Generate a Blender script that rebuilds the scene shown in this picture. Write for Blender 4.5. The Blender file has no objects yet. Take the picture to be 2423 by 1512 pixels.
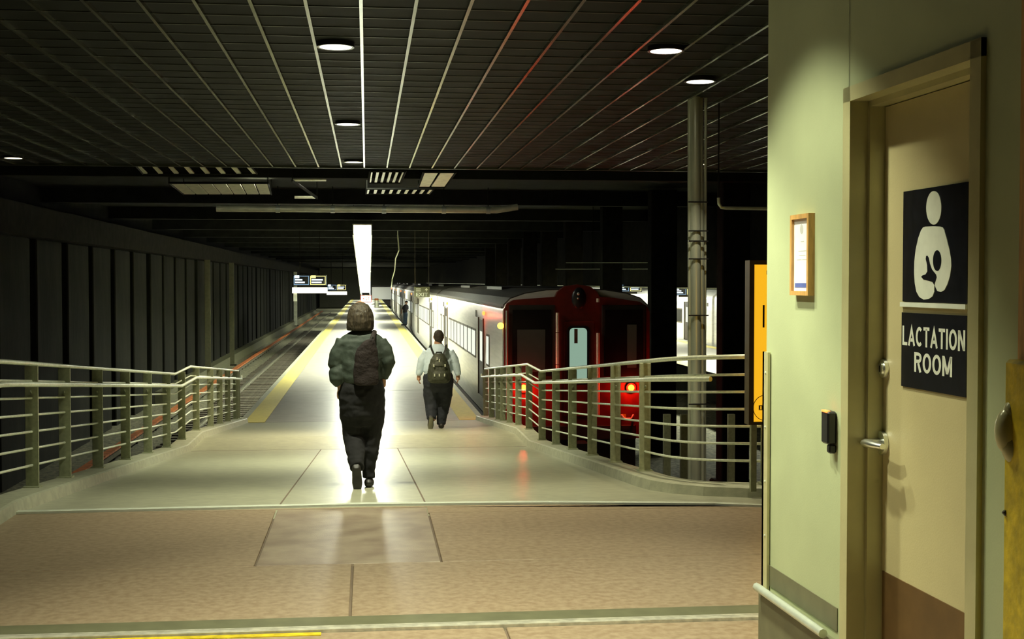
import bpy, bmesh, math, random
from mathutils import Vector, Matrix, noise
random.seed(7)
R = math.radians
C = bpy.context.scene.collection
SC = bpy.context.scene
K = 1.08                       # working units -> metres, applied to everything at the very end
F = 3100.0                     # focal length in pixels of the 2423 px wide frame
YAW, PITCH, CAMZ = R(6.33), R(1.645), 1.52

# ------------------------------------------------------------------ camera, world, lights, exposure
cam = bpy.data.cameras.new('camera'); cam.sensor_width = 36; cam.lens = F/2423*36
cam.clip_start = .05; cam.clip_end = 600
camo = bpy.data.objects.new('camera', cam); C.objects.link(camo)
camo.location = (0, 0, CAMZ); camo.rotation_euler = (R(90)-PITCH, 0, -YAW)
SC.camera = camo
SC.view_settings.view_transform = 'Standard'; SC.view_settings.look = 'None'
SC.view_settings.gamma = 1; SC.view_settings.use_curve_mapping = False
SC.view_settings.exposure = 0.55
w = bpy.data.worlds.new('world'); SC.world = w; w.use_nodes = True
w.node_tree.nodes['Background'].inputs[0].default_value = (.75, 1.0, .55, 1)
w.node_tree.nodes['Background'].inputs[1].default_value = .006
WARM = (1.0, .90, .60); GREEN = (.86, 1.0, .62); COOL = (.93, 1.0, .74)

def lamp_spot(x, y, z, e, size=100, blend=.35, col=WARM, target=None):
    l = bpy.data.lights.new('spot', 'SPOT'); l.energy = e; l.color = col
    l.spot_size = R(size); l.spot_blend = blend; l.shadow_soft_size = .05
    o = bpy.data.objects.new('downlight_beam', l); C.objects.link(o); o.location = (x, y, z)
    if target:
        d = Vector(target)-Vector((x, y, z)); o.rotation_euler = d.to_track_quat('-Z', 'Y').to_euler()
    return o
def lamp_point(x, y, z, e, col, r=.04):
    l = bpy.data.lights.new('point', 'POINT'); l.energy = e; l.color = col; l.shadow_soft_size = r
    o = bpy.data.objects.new('lamp_glow', l); C.objects.link(o); o.location = (x, y, z)
CEIL = CAMZ+1.75
# recessed downlights: (x, y, energy)
DOWN = [(-.22, 9.72, 400), (-.2, 14.45, 700), (-.18, 19.0, 900), (2.22, 9.62, 130), (2.85, 11.05, 70), (4.82, 18.8, 60),
        (-4.87, 18.9, 8), (-.25, 5.0, 190), (.62, 5.35, 270), (.76, 4.42, 170), (2.6, 5.5, 0)]
for i_, (x, y, e) in enumerate(DOWN[:10]):
    lamp_spot(x, y, CEIL-.045, e, (106, 100, 130, 104, 104, 104, 104, 112, 86, 86)[i_], 1 if i_ < 3 else .4, WARM if y > 6 and i_ > 1 else (1, 1, .72))

# ------------------------------------------------------------------ materials
def mat(name, col, rough=.6, metal=0, var=.12, scale=6, bump=0, bscale=40, emit=None, es=0, spec=.5, col2=None, stretch=None, alpha=None, trans=0):
    m = bpy.data.materials.new(name); m.use_nodes = True
    nt = m.node_tree; b = nt.nodes['Principled BSDF']
    b.inputs['Roughness'].default_value = rough; b.inputs['Metallic'].default_value = metal
    b.inputs['Specular IOR Level'].default_value = spec
    b.inputs['Transmission Weight'].default_value = trans
    tc = nt.nodes.new('ShaderNodeTexCoord'); mp = nt.nodes.new('ShaderNodeMapping')
    nt.links.new(tc.outputs['Object'], mp.inputs['Vector'])
    if stretch: mp.inputs['Scale'].default_value = stretch
    n = nt.nodes.new('ShaderNodeTexNoise'); n.inputs['Scale'].default_value = scale; n.inputs['Detail'].default_value = 5
    nt.links.new(mp.outputs[0], n.inputs['Vector'])
    cr = nt.nodes.new('ShaderNodeValToRGB')
    c2 = col2 or tuple(min(1, c*(1+var)) for c in col)
    cr.color_ramp.elements[0].color = tuple(c*(1-var) for c in col)+(1,)
    cr.color_ramp.elements[1].color = tuple(c2)+(1,)
    cr.color_ramp.elements[0].position = .35; cr.color_ramp.elements[1].position = .65
    nt.links.new(n.outputs['Fac'], cr.inputs['Fac']); nt.links.new(cr.outputs[0], b.inputs['Base Color'])
    if bump:
        n2 = nt.nodes.new('ShaderNodeTexNoise'); n2.inputs['Scale'].default_value = bscale; n2.inputs['Detail'].default_value = 3
        nt.links.new(mp.outputs[0], n2.inputs['Vector'])
        bp = nt.nodes.new('ShaderNodeBump'); bp.inputs['Strength'].default_value = bump; bp.inputs['Distance'].default_value = .02
        nt.links.new(n2.outputs['Fac'], bp.inputs['Height']); nt.links.new(bp.outputs[0], b.inputs['Normal'])
    if emit:
        b.inputs['Emission Color'].default_value = tuple(emit)+(1,); b.inputs['Emission Strength'].default_value = es
    return m
M = {}
M['floor'] = mat('floor_brown', (.34, .245, .155), .38, 0, .09, 22, .03, 90, col2=(.42, .325, .215))
M['floor_patch'] = mat('floor_patch', (.37, .28, .205), .34, 0, .16, 5, .1, 120, col2=(.45, .37, .27))
M['ramp'] = mat('ramp_concrete', (.42, .42, .30), .33, 0, .10, 9, .05, 120)
M['plat'] = mat('platform_concrete', (.42, .40, .34), .33, 0, .08, 3, .04, 90)
M['kerb'] = mat('kerb_concrete', (.46, .47, .34), .5, 0, .12, 12, .1, 90)
M['joint'] = mat('joint_dark', (.17, .125, .085), .8)
M['steel_strip'] = mat('steel_strip', (.62, .60, .48), .35, .3, .2, 20)
M['yellow'] = mat('tactile_yellow', (.84, .71, .18), .45, 0, .06, 10, .1, 60)
M['yel_paint'] = mat('yellow_paint', (.66, .50, .02), .5, 0, .25, 18, .1, 60)
M['galv'] = mat('railing_paint', (.40, .43, .28), .42, .25, .12, 30)
M['rail_tube'] = mat('railing_tube', (.85, .90, .72), .35, .2, .1, 30)
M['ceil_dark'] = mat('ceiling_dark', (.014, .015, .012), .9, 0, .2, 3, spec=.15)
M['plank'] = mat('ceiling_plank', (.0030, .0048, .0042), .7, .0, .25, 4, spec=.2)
M['plank_edge'] = mat('ceiling_lip', (.05, .056, .04), .45, .3, .2, 4)
M['carrier'] = mat('ceiling_carrier', (.20, .22, .165), .25, .8, .15, 6)
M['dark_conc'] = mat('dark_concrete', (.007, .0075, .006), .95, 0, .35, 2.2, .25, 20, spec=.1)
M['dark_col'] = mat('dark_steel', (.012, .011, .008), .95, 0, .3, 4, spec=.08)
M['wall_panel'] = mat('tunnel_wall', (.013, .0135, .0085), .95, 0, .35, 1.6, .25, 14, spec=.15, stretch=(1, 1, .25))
M['ballast'] = mat('ballast', (.17, .165, .10), .95, 0, .55, 9, 1.0, 16)
M['tie'] = mat('timber_tie', (.12, .105, .075), .9, 0, .3, 8, .4, 30)
M['rail_steel'] = mat('rail_steel', (.36, .35, .26), .35, .7, .2, 5)
M['orange'] = mat('orange_cover', (.52, .16, .04), .6, 0, .35, 5, .1, 20)
M['wall'] = mat('wall_green', (.46, .52, .31), .42, 0, .05, 3, .03, 160)
M['wall_dark'] = mat('wall_stripe', (.15, .15, .085), .5, 0, .1, 8)
M['frame_paint'] = mat('door_frame_paint', (.52, .50, .27), .28, .1, .06, 6, .03, 120)
M['door'] = mat('door_paint', (.56, .50, .27), .42, 0, .06, 2.2, .04, 160)
M['kick'] = mat('kick_plate', (.15, .085, .03), .45, .4, .12, 8)
M['chrome'] = mat('chrome', (.85, .88, .82), .3, 1, .05, 10)
M['brushed'] = mat('brushed_steel', (.66, .72, .62), .32, .45, .1, 12, stretch=(1, 1, .1))
M['black'] = mat('black_plastic', (.012, .012, .014), .35)
M['sign_black'] = mat('sign_black', (.008, .009, .014), .3, 0, .3, 30)
M['sign_white'] = mat('sign_white', (.78, .82, .70), .4, 0, .04, 20)
M['paper'] = mat('paper', (.97, .97, .97), .4, 0, .02, 20)
M['blue'] = mat('blue_print', (.12, .17, .50), .4, 0, .1, 20)
M['grey_print'] = mat('grey_print', (.62, .63, .62), .5)
M['oak'] = mat('light_oak', (.62, .36, .12), .4, 0, .15, 14, .05, 60, stretch=(6, 6, 1))
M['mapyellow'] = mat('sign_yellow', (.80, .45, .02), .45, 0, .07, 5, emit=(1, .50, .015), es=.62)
M['brown'] = mat('brown_frame', (.12, .075, .03), .4, .2, .15, 9)
M['train_steel'] = mat('train_steel', (.80, .78, .72), .36, .30, .07, 5, .03, 30, stretch=(1, .15, 3))
M['train_red'] = mat('train_red', (.15, .011, .005), .42, 0, .2, 6)
M['train_dark'] = mat('train_dark', (.02, .014, .010), .6, 0, .3, 5)
M['glass_dark'] = mat('dark_glass', (.012, .012, .010), .08, 0, .2, 3, spec=.8)
M['rubber'] = mat('rubber', (.085, .07, .04), .7, 0, .2, 8)
def emis(name, col, s): return mat(name, (.02, .02, .02), .5, emit=col, es=s)
M['win_lit'] = emis('train_window_light', (.95, 1, .85), .55)
M['door_glass'] = emis('cab_door_glass', (.40, .62, .47), .42)
M['cab_glow'] = emis('cab_window_glow', (.45, .40, .20), .010)
M['tube'] = emis('tube_light', (.96, 1, .80), 55)
M['fill_cross'] = emis('fill_light_lens', (1, 1, .80), 42)  # emission of the added fill behind the first beam
M['fill_far'] = emis('platform_fill_lens', (.96, 1, .80), 320)  # emission of the added fill lights far down the platform
M['tube2'] = emis('platform_two_light', (.96, 1, .82), 75)
M['disc'] = emis('downlight_lens', (1, .93, .70), 5)
M['disc_dim'] = emis('downlight_lens_dim', (1, .86, .52), 3)
M['red_lamp'] = emis('red_lamp', (1, .16, .015), 5.5)
M['red_small'] = emis('red_indicator', (1, .16, .03), 3.2)
M['amber'] = emis('amber_lamp', (1, .62, .05), 3.5)
M['strip_lit'] = emis('lit_strip', (1, .93, .66), 2.2)
M['scr_white'] = emis('screen_white', (.8, .95, 1), 1.3)
M['scr_blue'] = emis('screen_blue', (.25, .42, .60), .7)
M['scr_yellow'] = emis('screen_yellow', (1, .88, .30), 1.0)
M['skin'] = mat('skin', (.50, .27, .16), .5, 0, .06, 10)
M['hair_brown'] = mat('hair_brown', (.060, .046, .028), .55, 0, .35, 60, .5, 120, stretch=(1, 1, .12))
M['hair_dark'] = mat('hair_dark', (.045, .032, .022), .6, 0, .3, 60, .5, 120)
M['blouse'] = mat('green_blouse', (.034, .048, .036), .7, 0, .18, 7, .3, 18)
M['trousers'] = mat('black_trousers', (.006, .006, .007), .9, 0, .25, 8, .3, 16)
M['shirt'] = mat('pale_blue_shirt', (.66, .80, .92), .7, 0, .06, 8, .25, 16)
M['navy'] = mat('navy_trousers', (.018, .022, .032), .8, 0, .2, 8, .3, 16)
M['shoe'] = mat('black_shoe', (.02, .018, .015), .5)
M['sole'] = mat('shoe_sole', (.16, .16, .10), .6)
M['bag'] = mat('brown_bag', (.011, .005, .004), .8, 0, .2, 12, .3, 50)
M['pack'] = mat('olive_backpack', (.045, .05, .03), .6, 0, .3, 14, .3, 60)
M['strap'] = mat('dark_strap', (.02, .022, .018), .6)
M['grey_light'] = mat('reflective_trim', (.75, .78, .65), .3, .3)
M['jeans'] = mat('jeans', (.10, .16, .25), .8, 0, .15, 9, .2, 30)
M['dark_shirt'] = mat('dark_tshirt', (.045, .045, .05), .8, 0, .2, 9, .2, 30)
M['duct'] = mat('duct_paint', (.80, .82, .62), .45, .3, .15, 3)
M['grille'] = mat('grille_metal', (.78, .80, .60), .4, .5, .15, 8)

# ------------------------------------------------------------------ mesh helpers
WL = {}
class MB:
    def __init__(s): s.v = []; s.f = []
    def add(s, vs, fs):
        n = len(s.v); s.v += [tuple(p) for p in vs]; s.f += [tuple(i+n for i in q) for q in fs]; return s
    def hexa(s, p):            # 8 corners: bottom 4 ccw, top 4 ccw
        return s.add(p, [(3,2,1,0),(4,5,6,7),(0,1,5,4),(1,2,6,5),(2,3,7,6),(3,0,4,7)])
    def box(s, x0, x1, y0, y1, z0, z1):
        return s.hexa([(x0,y0,z0),(x1,y0,z0),(x1,y1,z0),(x0,y1,z0),(x0,y0,z1),(x1,y0,z1),(x1,y1,z1),(x0,y1,z1)])
    def cbox(s, x0, x1, y0, y1, z0, z1, c=.01):   # box with chamfered long edges (all edges via inset rings)
        r = lambda z, k: [(x0+k,y0,z),(x1-k,y0,z),(x1,y0+k,z),(x1,y1-k,z),(x1-k,y1,z),(x0+k,y1,z),(x0,y1-k,z),(x0,y0+k,z)]
        def ins(z, d): return [(min(max(p[0], x0+d), x1-d), min(max(p[1], y0+d), y1-d), z) for p in r(z, c)]
        return s.rings([ins(z0, c), r(z0+c, c), r(z1-c, c), ins(z1, c)])
    def rings(s, rs, caps=True, closed=True):
        n = len(rs[0]); vs = [p for r_ in rs for p in r_]; fs = []
        for i in range(len(rs)-1):
            for j in range(n if closed else n-1):
                a = i*n+j; b = i*n+(j+1) % n; fs.append((a, b, b+n, a+n))
        if caps: fs.append(tuple(range(n-1, -1, -1))); fs.append(tuple(range((len(rs)-1)*n, len(rs)*n)))
        return s.add(vs, fs)
    def tube(s, pts, r, n=8, caps=True, flat=1.0):
        pts = [Vector(p) for p in pts]; rr = r if isinstance(r, (list, tuple)) else [r]*len(pts)
        rs = []; up = None
        for i, p in enumerate(pts):
            t = (pts[min(i+1, len(pts)-1)]-pts[max(i-1, 0)]).normalized()
            if up is None:
                up = Vector((0, 0, 1)) if abs(t.z) < .9 else Vector((0, 1, 0))
            a = t.cross(up).normalized(); b = a.cross(t).normalized(); up = b
            rs.append([tuple(p+a*math.cos(2*math.pi*k/n)*rr[i]+b*math.sin(2*math.pi*k/n)*rr[i]*flat) for k in range(n)])
        return s.rings(rs, caps)
    def loft(s, L, n=16):      # L: (cx,cy,cz,rx,ry)
        return s.rings([[(cx+rx*math.cos(2*math.pi*k/n), cy+ry*math.sin(2*math.pi*k/n), cz) for k in range(n)] for cx, cy, cz, rx, ry in L])
    def ball(s, c, rx, ry, rz, n=12, m=8):
        L = []
        for i in range(m+1):
            a = -math.pi/2+math.pi*i/m; k = max(.02, math.cos(a)); L.append((c[0], c[1], c[2]+rz*math.sin(a), rx*k, ry*k))
        return s.loft(L, n)
    def prism(s, poly, f0, f1):  # poly 2-D points, f0/f1 map (u,v)->3D for the two faces
        n = len(poly)
        vs = [f0(u, v) for u, v in poly]+[f1(u, v) for u, v in poly]
        fs = [tuple(range(n)), tuple(range(2*n-1, n-1, -1))]+[(i, i+n, (i+1) % n+n, (i+1) % n) for i in range(n)]
        return s.add(vs, fs)
    def disc(s, c, r, h, n=24, axis='z'):
        def f(d):
            def g(a, b):
                return (c[0]+a, c[1]+b, c[2]+d) if axis == 'z' else ((c[0]+d, c[1]+a, c[2]+b) if axis == 'x' else (c[0]+a, c[1]+d, c[2]+b))
            return g
        return s.prism([(r*math.cos(2*math.pi*k/n), r*math.sin(2*math.pi*k/n)) for k in range(n)], f(0), f(h))
    def build(s, name, m, parent=None, smooth=False, loc=None):
        me = bpy.data.meshes.new(name)
        base = WL.get(parent.name if parent else None, Vector((0, 0, 0)))
        loc = Vector(loc) if loc is not None else (Vector(base) if parent else Vector((0, 0, 0)))
        me.from_pydata([tuple(Vector(p)-loc) for p in s.v], [], s.f); me.update()
        bm = bmesh.new(); bm.from_mesh(me); bmesh.ops.recalc_face_normals(bm, faces=bm.faces); bm.to_mesh(me); bm.free()
        if smooth:
            for p in me.polygons: p.use_smooth = True
            try: me.set_sharp_from_angle(angle=R(50))
            except Exception: pass
        me.materials.append(m if not isinstance(m, str) else M[m])
        o = bpy.data.objects.new(name, me); C.objects.link(o)
        if parent: o.parent = parent; o.location = loc-base
        else: o.location = loc
        WL[o.name] = loc
        return o
def tag(o, label=None, cat=None, group=None, kind=None):
    if label: o['label'] = label
    if cat: o['category'] = cat
    if group: o['group'] = group
    if kind: o['kind'] = kind
    return o
def thing(name, label, cat, loc, group=None, kind=None):
    o = bpy.data.objects.new(name, None); C.objects.link(o); o.location = loc; WL[o.name] = Vector(loc)
    o.empty_display_size = .1
    return tag(o, label, cat, group, kind)
def inst(o, dx, dy, dz, parent=None):
    c = o.copy(); C.objects.link(c); c.location = Vector(o.location)+Vector((dx, dy, dz)); WL[c.name] = WL[o.name]+Vector((dx, dy, dz))
    return c
def dup(root, dx, dy, dz, label=None, group=None):
    def rec(o, parent, top):
        c = o.copy(); C.objects.link(c); c.parent = parent
        if top: c.location = Vector(o.location)+Vector((dx, dy, dz))
        WL[c.name] = WL[o.name]+Vector((dx, dy, dz))
        for ch in [q for q in list(bpy.data.objects) if q.parent == o]: rec(ch, c, False)
        return c
    c = rec(root, None, True)
    if label: c['label'] = label
    if group: c['group'] = group
    return c
def text_mesh(txt, name, m, parent, place, w, h, depth=.002, bold=.0, fit=True):
    cu = bpy.data.curves.new(name+'_c', 'FONT'); cu.body = txt; cu.size = 1; cu.offset = bold; cu.extrude = 0
    cu.resolution_u = 4
    to = bpy.data.objects.new(name+'_t', cu); C.objects.link(to); bpy.context.view_layer.update()
    me = bpy.data.meshes.new_from_object(to.evaluated_get(bpy.context.evaluated_depsgraph_get()))
    C.objects.unlink(to); bpy.data.objects.remove(to)
    xs = [v.co.x for v in me.vertices]; ys = [v.co.y for v in me.vertices]
    x0, x1, y0, y1 = min(xs), max(xs), min(ys), max(ys)
    base = WL[parent.name]
    for v in me.vertices:
        u = (v.co.x-x0)/(x1-x0)*w; q = (v.co.y-y0)/(y1-y0)*h
        v.co = Vector(place(u, q))-base
    me.materials.clear(); me.materials.append(M[m]); me.name = name
    o = bpy.data.objects.new(name, me); C.objects.link(o); o.parent = parent; o.location = (0, 0, 0); WL[o.name] = base
    return o
def arc(cx, cy, rx, ry, a0, a1, n=14): return [(cx+rx*math.cos(R(a0+(a1-a0)*k/n)), cy+ry*math.sin(R(a0+(a1-a0)*k/n))) for k in range(n+1)]
T_ = .085
GL = {'L': (.50, [[(T_, 1), (T_, T_), (.50, T_)]]), 'A': (.68, [[(T_*.8, 0), (.34, 1-T_*1.4), (.68-T_*.8, 0)], [(.17, .30), (.51, .30)]]),
      'C': (.64, [arc(.34, .5, .34-T_, .5-T_, 48, 312)]), 'T': (.58, [[(0, 1-T_), (.58, 1-T_)], [(.29, 1-T_), (.29, 0)]]),
      'I': (.17, [[(T_, 0), (T_, 1)]]), 'O': (.70, [arc(.35, .5, .35-T_, .5-T_, 0, 360, 24)]),
      'N': (.62, [[(T_, 0), (T_, .98)], [(T_*1.25, .95), (.62-T_*1.25, .05)], [(.62-T_, .02), (.62-T_, 1)]]),
      'R': (.62, [[(T_, 0), (T_, 1)], [(T_, 1-T_), (.34, 1-T_)]+arc(.34, .73, .28-T_, .27-T_, 90, -90, 8)+[(T_, .46+T_)], [(.34, .46), (.53, 0)]]),
      'M': (.76, [[(T_, 0), (T_, .98)], [(T_*1.3, .93), (.38, .12)], [(.38, .12), (.76-T_*1.3, .93)], [(.76-T_, .98), (.76-T_, 0)]])}
def block_text(txt, name, m, parent, place, w_, h_, gap=.09):
    tot = sum(GL[c][0] for c in txt)+gap*(len(txt)-1); x = 0; k = w_/tot; mb = MB()
    for c in txt:
        for pl in GL[c][1]:
            closed = math.dist(pl[0], pl[-1]) < 1e-6; n = len(pl); Lf = []; Rt = []
            for i_, p in enumerate(pl):
                a = pl[i_-1] if i_ else (pl[-2] if closed else p); b = pl[i_+1] if i_ < n-1 else (pl[1] if closed else p)
                d1 = Vector((p[0]-a[0], p[1]-a[1])); d2 = Vector((b[0]-p[0], b[1]-p[1]))
                d1 = d1.normalized() if d1.length > 1e-6 else d2.normalized(); d2 = d2.normalized() if d2.length > 1e-6 else d1
                t = (d1+d2).normalized(); nr = Vector((-t.y, t.x)); q = T_/max(.35, abs(nr.dot(Vector((-d1.y, d1.x)))))
                Lf.append((p[0]+nr.x*q, p[1]+nr.y*q)); Rt.append((p[0]-nr.x*q, p[1]-nr.y*q))
            vs = [place((x+u)*k, v*h_) for u, v in Lf]+[place((x+u)*k, v*h_) for u, v in Rt]
            mb.add(vs, [(j, j+1, n+j+1, n+j) for j in range(n-1)])
        x += GL[c][0]+gap
    return mb.build(name, m, parent)
def remesh(o, voxel, smooth=3, wrinkle=0, ws=6):
    m = o.modifiers.new('r', 'REMESH'); m.mode = 'VOXEL'; m.voxel_size = voxel; m.use_smooth_shade = True
    if smooth: q = o.modifiers.new('s', 'SMOOTH'); q.iterations = smooth; q.factor = .5
    bpy.context.view_layer.update()
    me = bpy.data.meshes.new_from_object(o.evaluated_get(bpy.context.evaluated_depsgraph_get()))
    o.modifiers.clear(); mt = o.data.materials[0]; old = o.data; o.data = me; me.name = o.name
    bpy.data.meshes.remove(old)
    me.materials.clear(); me.materials.append(mt)
    if wrinkle:
        nn = [v.normal.copy() for v in me.vertices]
        for v, n in zip(me.vertices, nn):
            p = v.co; q = Vector((p.x*ws, p.y*ws, p.z*ws*1.5))
            v.co = p+n*wrinkle*(noise.noise(q)+.5*noise.noise(q*2.3))
    for p in me.polygons: p.use_smooth = True
    return o

# pixel of the 2423 x 1512 frame -> real position, used to measure the place from the photograph
ROT = Matrix.Rotation(-YAW, 3, 'Z') @ Matrix.Rotation(R(90)-PITCH, 3, 'X')
def ray(px, py): return ROT @ Vector(((px-1211.5)/F, -(py-756)/F, -1))
def at_y(px, py, Y): d = ray(px, py); t = Y/d.y; return Vector((d.x*t, Y, CAMZ+d.z*t))
def at_x(px, py, X): d = ray(px, py); t = X/d.x; return Vector((X, d.y*t, CAMZ+d.z*t))
def at_z(px, py, Z): d = ray(px, py); t = (Z-CAMZ)/d.z; return Vector((d.x*t, d.y*t, Z))
def yx(px, X): return at_x(px, 667, X).y

# ------------------------------------------------------------------ levels
YR = 8.9                       # the ramp starts here
def zf(Y):                     # floor level
    if Y <= YR: H = 1.52
    elif Y <= 17.3: H = 1.52+.0805*(Y-YR)
    elif Y <= 18.8: H = 2.196
    elif Y <= 25.7: H = 2.196+.0765*(Y-18.8)
    else: H = 2.724
    return CAMZ-H
def zc(Y):                     # kerb top / railing foot
    return zf(Y)+.085 if Y > YR else .08
PLAT = zf(30); TRK = PLAT-1.22; BED = TRK-.17
XL, XR = -2.47, 2.31
RPATH = [(2.31, 25.7), (2.31, 18.8), (2.31, 17.3), (2.31, 10.2), (2.33, 9.85), (2.40, 9.55), (2.54, 9.33), (2.76, 9.17), (3.15, 9.03), (4.4, 8.9)]
LPATH = [(XL, 25.7), (XL, 18.8), (XL, 17.3), (XL, 10.2), (XL, YR), (XL, 6.4)]
def xr(Y):
    p = RPATH
    for a, b in zip(p, p[1:]):
        if b[1] <= Y <= a[1]: return a[0]+(b[0]-a[0])*((a[1]-Y)/max(1e-6, a[1]-b[1]))
    return 2.31 if Y > 20 else 4.4

# ------------------------------------------------------------------ floor, ramp, kerbs
fl = MB().box(-3.2, 6, -1.5, YR-.02, -.35, -.014).build('floor', 'joint'); tag(fl, kind='structure')
G = .006
def slab(parent, x0, x1, y0, y1, m='floor', z1=0.0):
    return MB().cbox(x0+G, x1-G, y0+G, y1-G, -.03+z1, z1, .003).build('slab', m, parent)
for x0, x1, y0, y1, m in [(-3.2, -.6, 7.08, YR-.08, 'floor'), (-.6, .4, 7.08, YR-.08, 'floor_patch'), (.4, 6, 7.08, YR-.30, 'floor'),
                          (-3.2, -.08, 5.95, 7.08, 'floor'), (-.08, 6, 5.95, 7.08, 'floor'),
                          (-3.2, .6, 3.2, 5.70, 'floor'), (.6, 6, 3.2, 5.70, 'floor'), (-3.2, .6, -1.5, 3.2, 'floor'), (.6, 6, -1.5, 3.2, 'floor')]:
    slab(fl, x0, x1, y0, y1, m)
# filler between the last slabs and the bent steel strip
MB().prism([(-3.2, YR-.075), (-2.4, YR-.08), (.4, YR-.075), (.4, YR-.3), (4.6, YR-.3), (3.2, YR-.30), (2.85, YR-.32), (2.35, YR-.2), (1.2, YR-.05), (0, YR+.02), (-2.4, YR-.04), (-3.2, YR-.04)],
           lambda u, v: (u, v, -.03), lambda u, v: (u, v, -.001)).build('slab', 'floor', fl)
# steel threshold strips across the floor
th = tag(MB().rings([[(x, y-.035, .0), (x, y-.03, .014), (x, y-.006, .014), (x, y, .001), (x, y+.006, .014), (x, y+.03, .014), (x, y+.035, .0)]
                     for x, y in [(-2.95, 8.86), (-2.4, 8.87), (0, 8.94), (1.2, 8.87), (2.35, 8.70), (2.8, 8.53)]]).build('trim_1', 'sign_white'), kind='structure')
t2 = MB().box(-3.2, 6, 5.78, 5.94, -.02, .006).build('trim_2', 'wall_dark'); tag(t2, kind='structure')
MB().box(-3.2, 6, 5.70, 5.745, -.02, .012).build('edge_strip', 'steel_strip', t2)
MB().box(-3.2, 6, 5.755, 5.775, -.02, .010).build('edge_strip', 'steel_strip', t2)
tag(MB().box(-3.0, -.2, 5.645, 5.69, -.01, .004).build('yellow_line', 'yel_paint', t2), 'worn yellow painted line')

YS = [YR-.35, YR, 9.03, 9.17, 9.33, 9.55, 9.85, 10.2, 12, 14, 16, 17.3, 18.8, 20.5, 22.5, 24.5, 25.7]
ramp = MB()
top = []; 
for Y in YS:
    z = zf(Y)-(.012 if Y < YR else 0)
    top.append([(XL-.12, Y, z), (xr(Y)+.1, Y, z), (xr(Y)+.1, Y, z-.5), (XL-.12, Y, z-.5)])
ramp.rings(top)
rp = ramp.build('ramp', 'ramp'); tag(rp, kind='structure')
# saw cut joints on the ramp, as thin recessed strips of dark filler
for x0 in (.4, -.6):
    MB().rings([[(x0-.006, Y, zf(Y)+.0012), (x0+.006, Y, zf(Y)+.0012), (x0+.006, Y, zf(Y)-.01), (x0-.006, Y, zf(Y)-.01)] for Y in [8.97, 12, 15, 17.3]]).build('joint', 'joint', rp)
for Y in (17.3,):
    MB().box(XL+.2, XR-.2, Y-.008, Y+.008, zf(Y)-.01, zf(Y)+.0015).build('joint', 'joint', rp)
def kerb(path, side, name):
    # dense path
    P = []
    for a, b in zip(path, path[1:]):
        n = max(1, int(abs(a[1]-b[1])/.8)+1)
        for i in range(n): P.append((a[0]+(b[0]-a[0])*i/n, a[1]+(b[1]-a[1])*i/n))
    P.append(path[-1]); rs = []
    for i, (x, y) in enumerate(P):
        a = Vector(P[max(i-1, 0)]); b = Vector(P[min(i+1, len(P)-1)]); t = (b-a).normalized()
        nrm = Vector((t.y, -t.x))*side           # toward the walking surface
        z = zc(y); g = zf(y)
        q = lambda d, zz: (x+nrm.x*d, y+nrm.y*d, zz)
        rs.append([q(-.07, z-.5), q(-.07, z-.006), q(-.06, z), q(.15, z), q(.17, z-.008), q(.19, g-.02), q(.19, g-.3)])
    return tag(MB().rings(rs).build(name, 'kerb', smooth=False), kind='structure')
kl = kerb(LPATH, -1, 'trim_3'); kr = kerb(RPATH, 1, 'trim_4')

# ------------------------------------------------------------------ platform
pf = tag(MB().box(XL+.02, XR-.02, 25.7, 200, PLAT-.9, PLAT-.02).build('platform', 'dark_conc'), kind='structure')
yj = [25.7, 33, 42, 51, 60, 72, 86, 104, 128, 200]
for a, b in zip(yj, yj[1:]):
    MB().box(XL+.5, XR-.5, a+.015, b-.015, PLAT-.06, PLAT).build('slab', 'plat', pf)
    MB().box(XL-.02, XL+.10, a+.01, b-.01, PLAT-.3, PLAT-.004).build('edge_slab', 'kerb', pf)
    MB().box(XR-.10, XR+.02, a+.01, b-.01, PLAT-.3, PLAT-.004).build('edge_slab', 'kerb', pf)
for x0 in (XL+.10, XR-.5):
    y = 25.72; proto = None
    while y < 62:
        if proto is None: proto = MB().box(x0+.003, x0+.4-.003, y+.004, y+1.2-.004, PLAT-.05, PLAT+.004).build('tactile_tile', 'yellow', pf); py0 = y
        else: inst(proto, 0, y-py0, 0)
        y += 1.2
    MB().box(x0+.003, x0+.397, y, 200, PLAT-.05, PLAT+.004).build('tactile_strip', 'yellow', pf)

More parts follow.
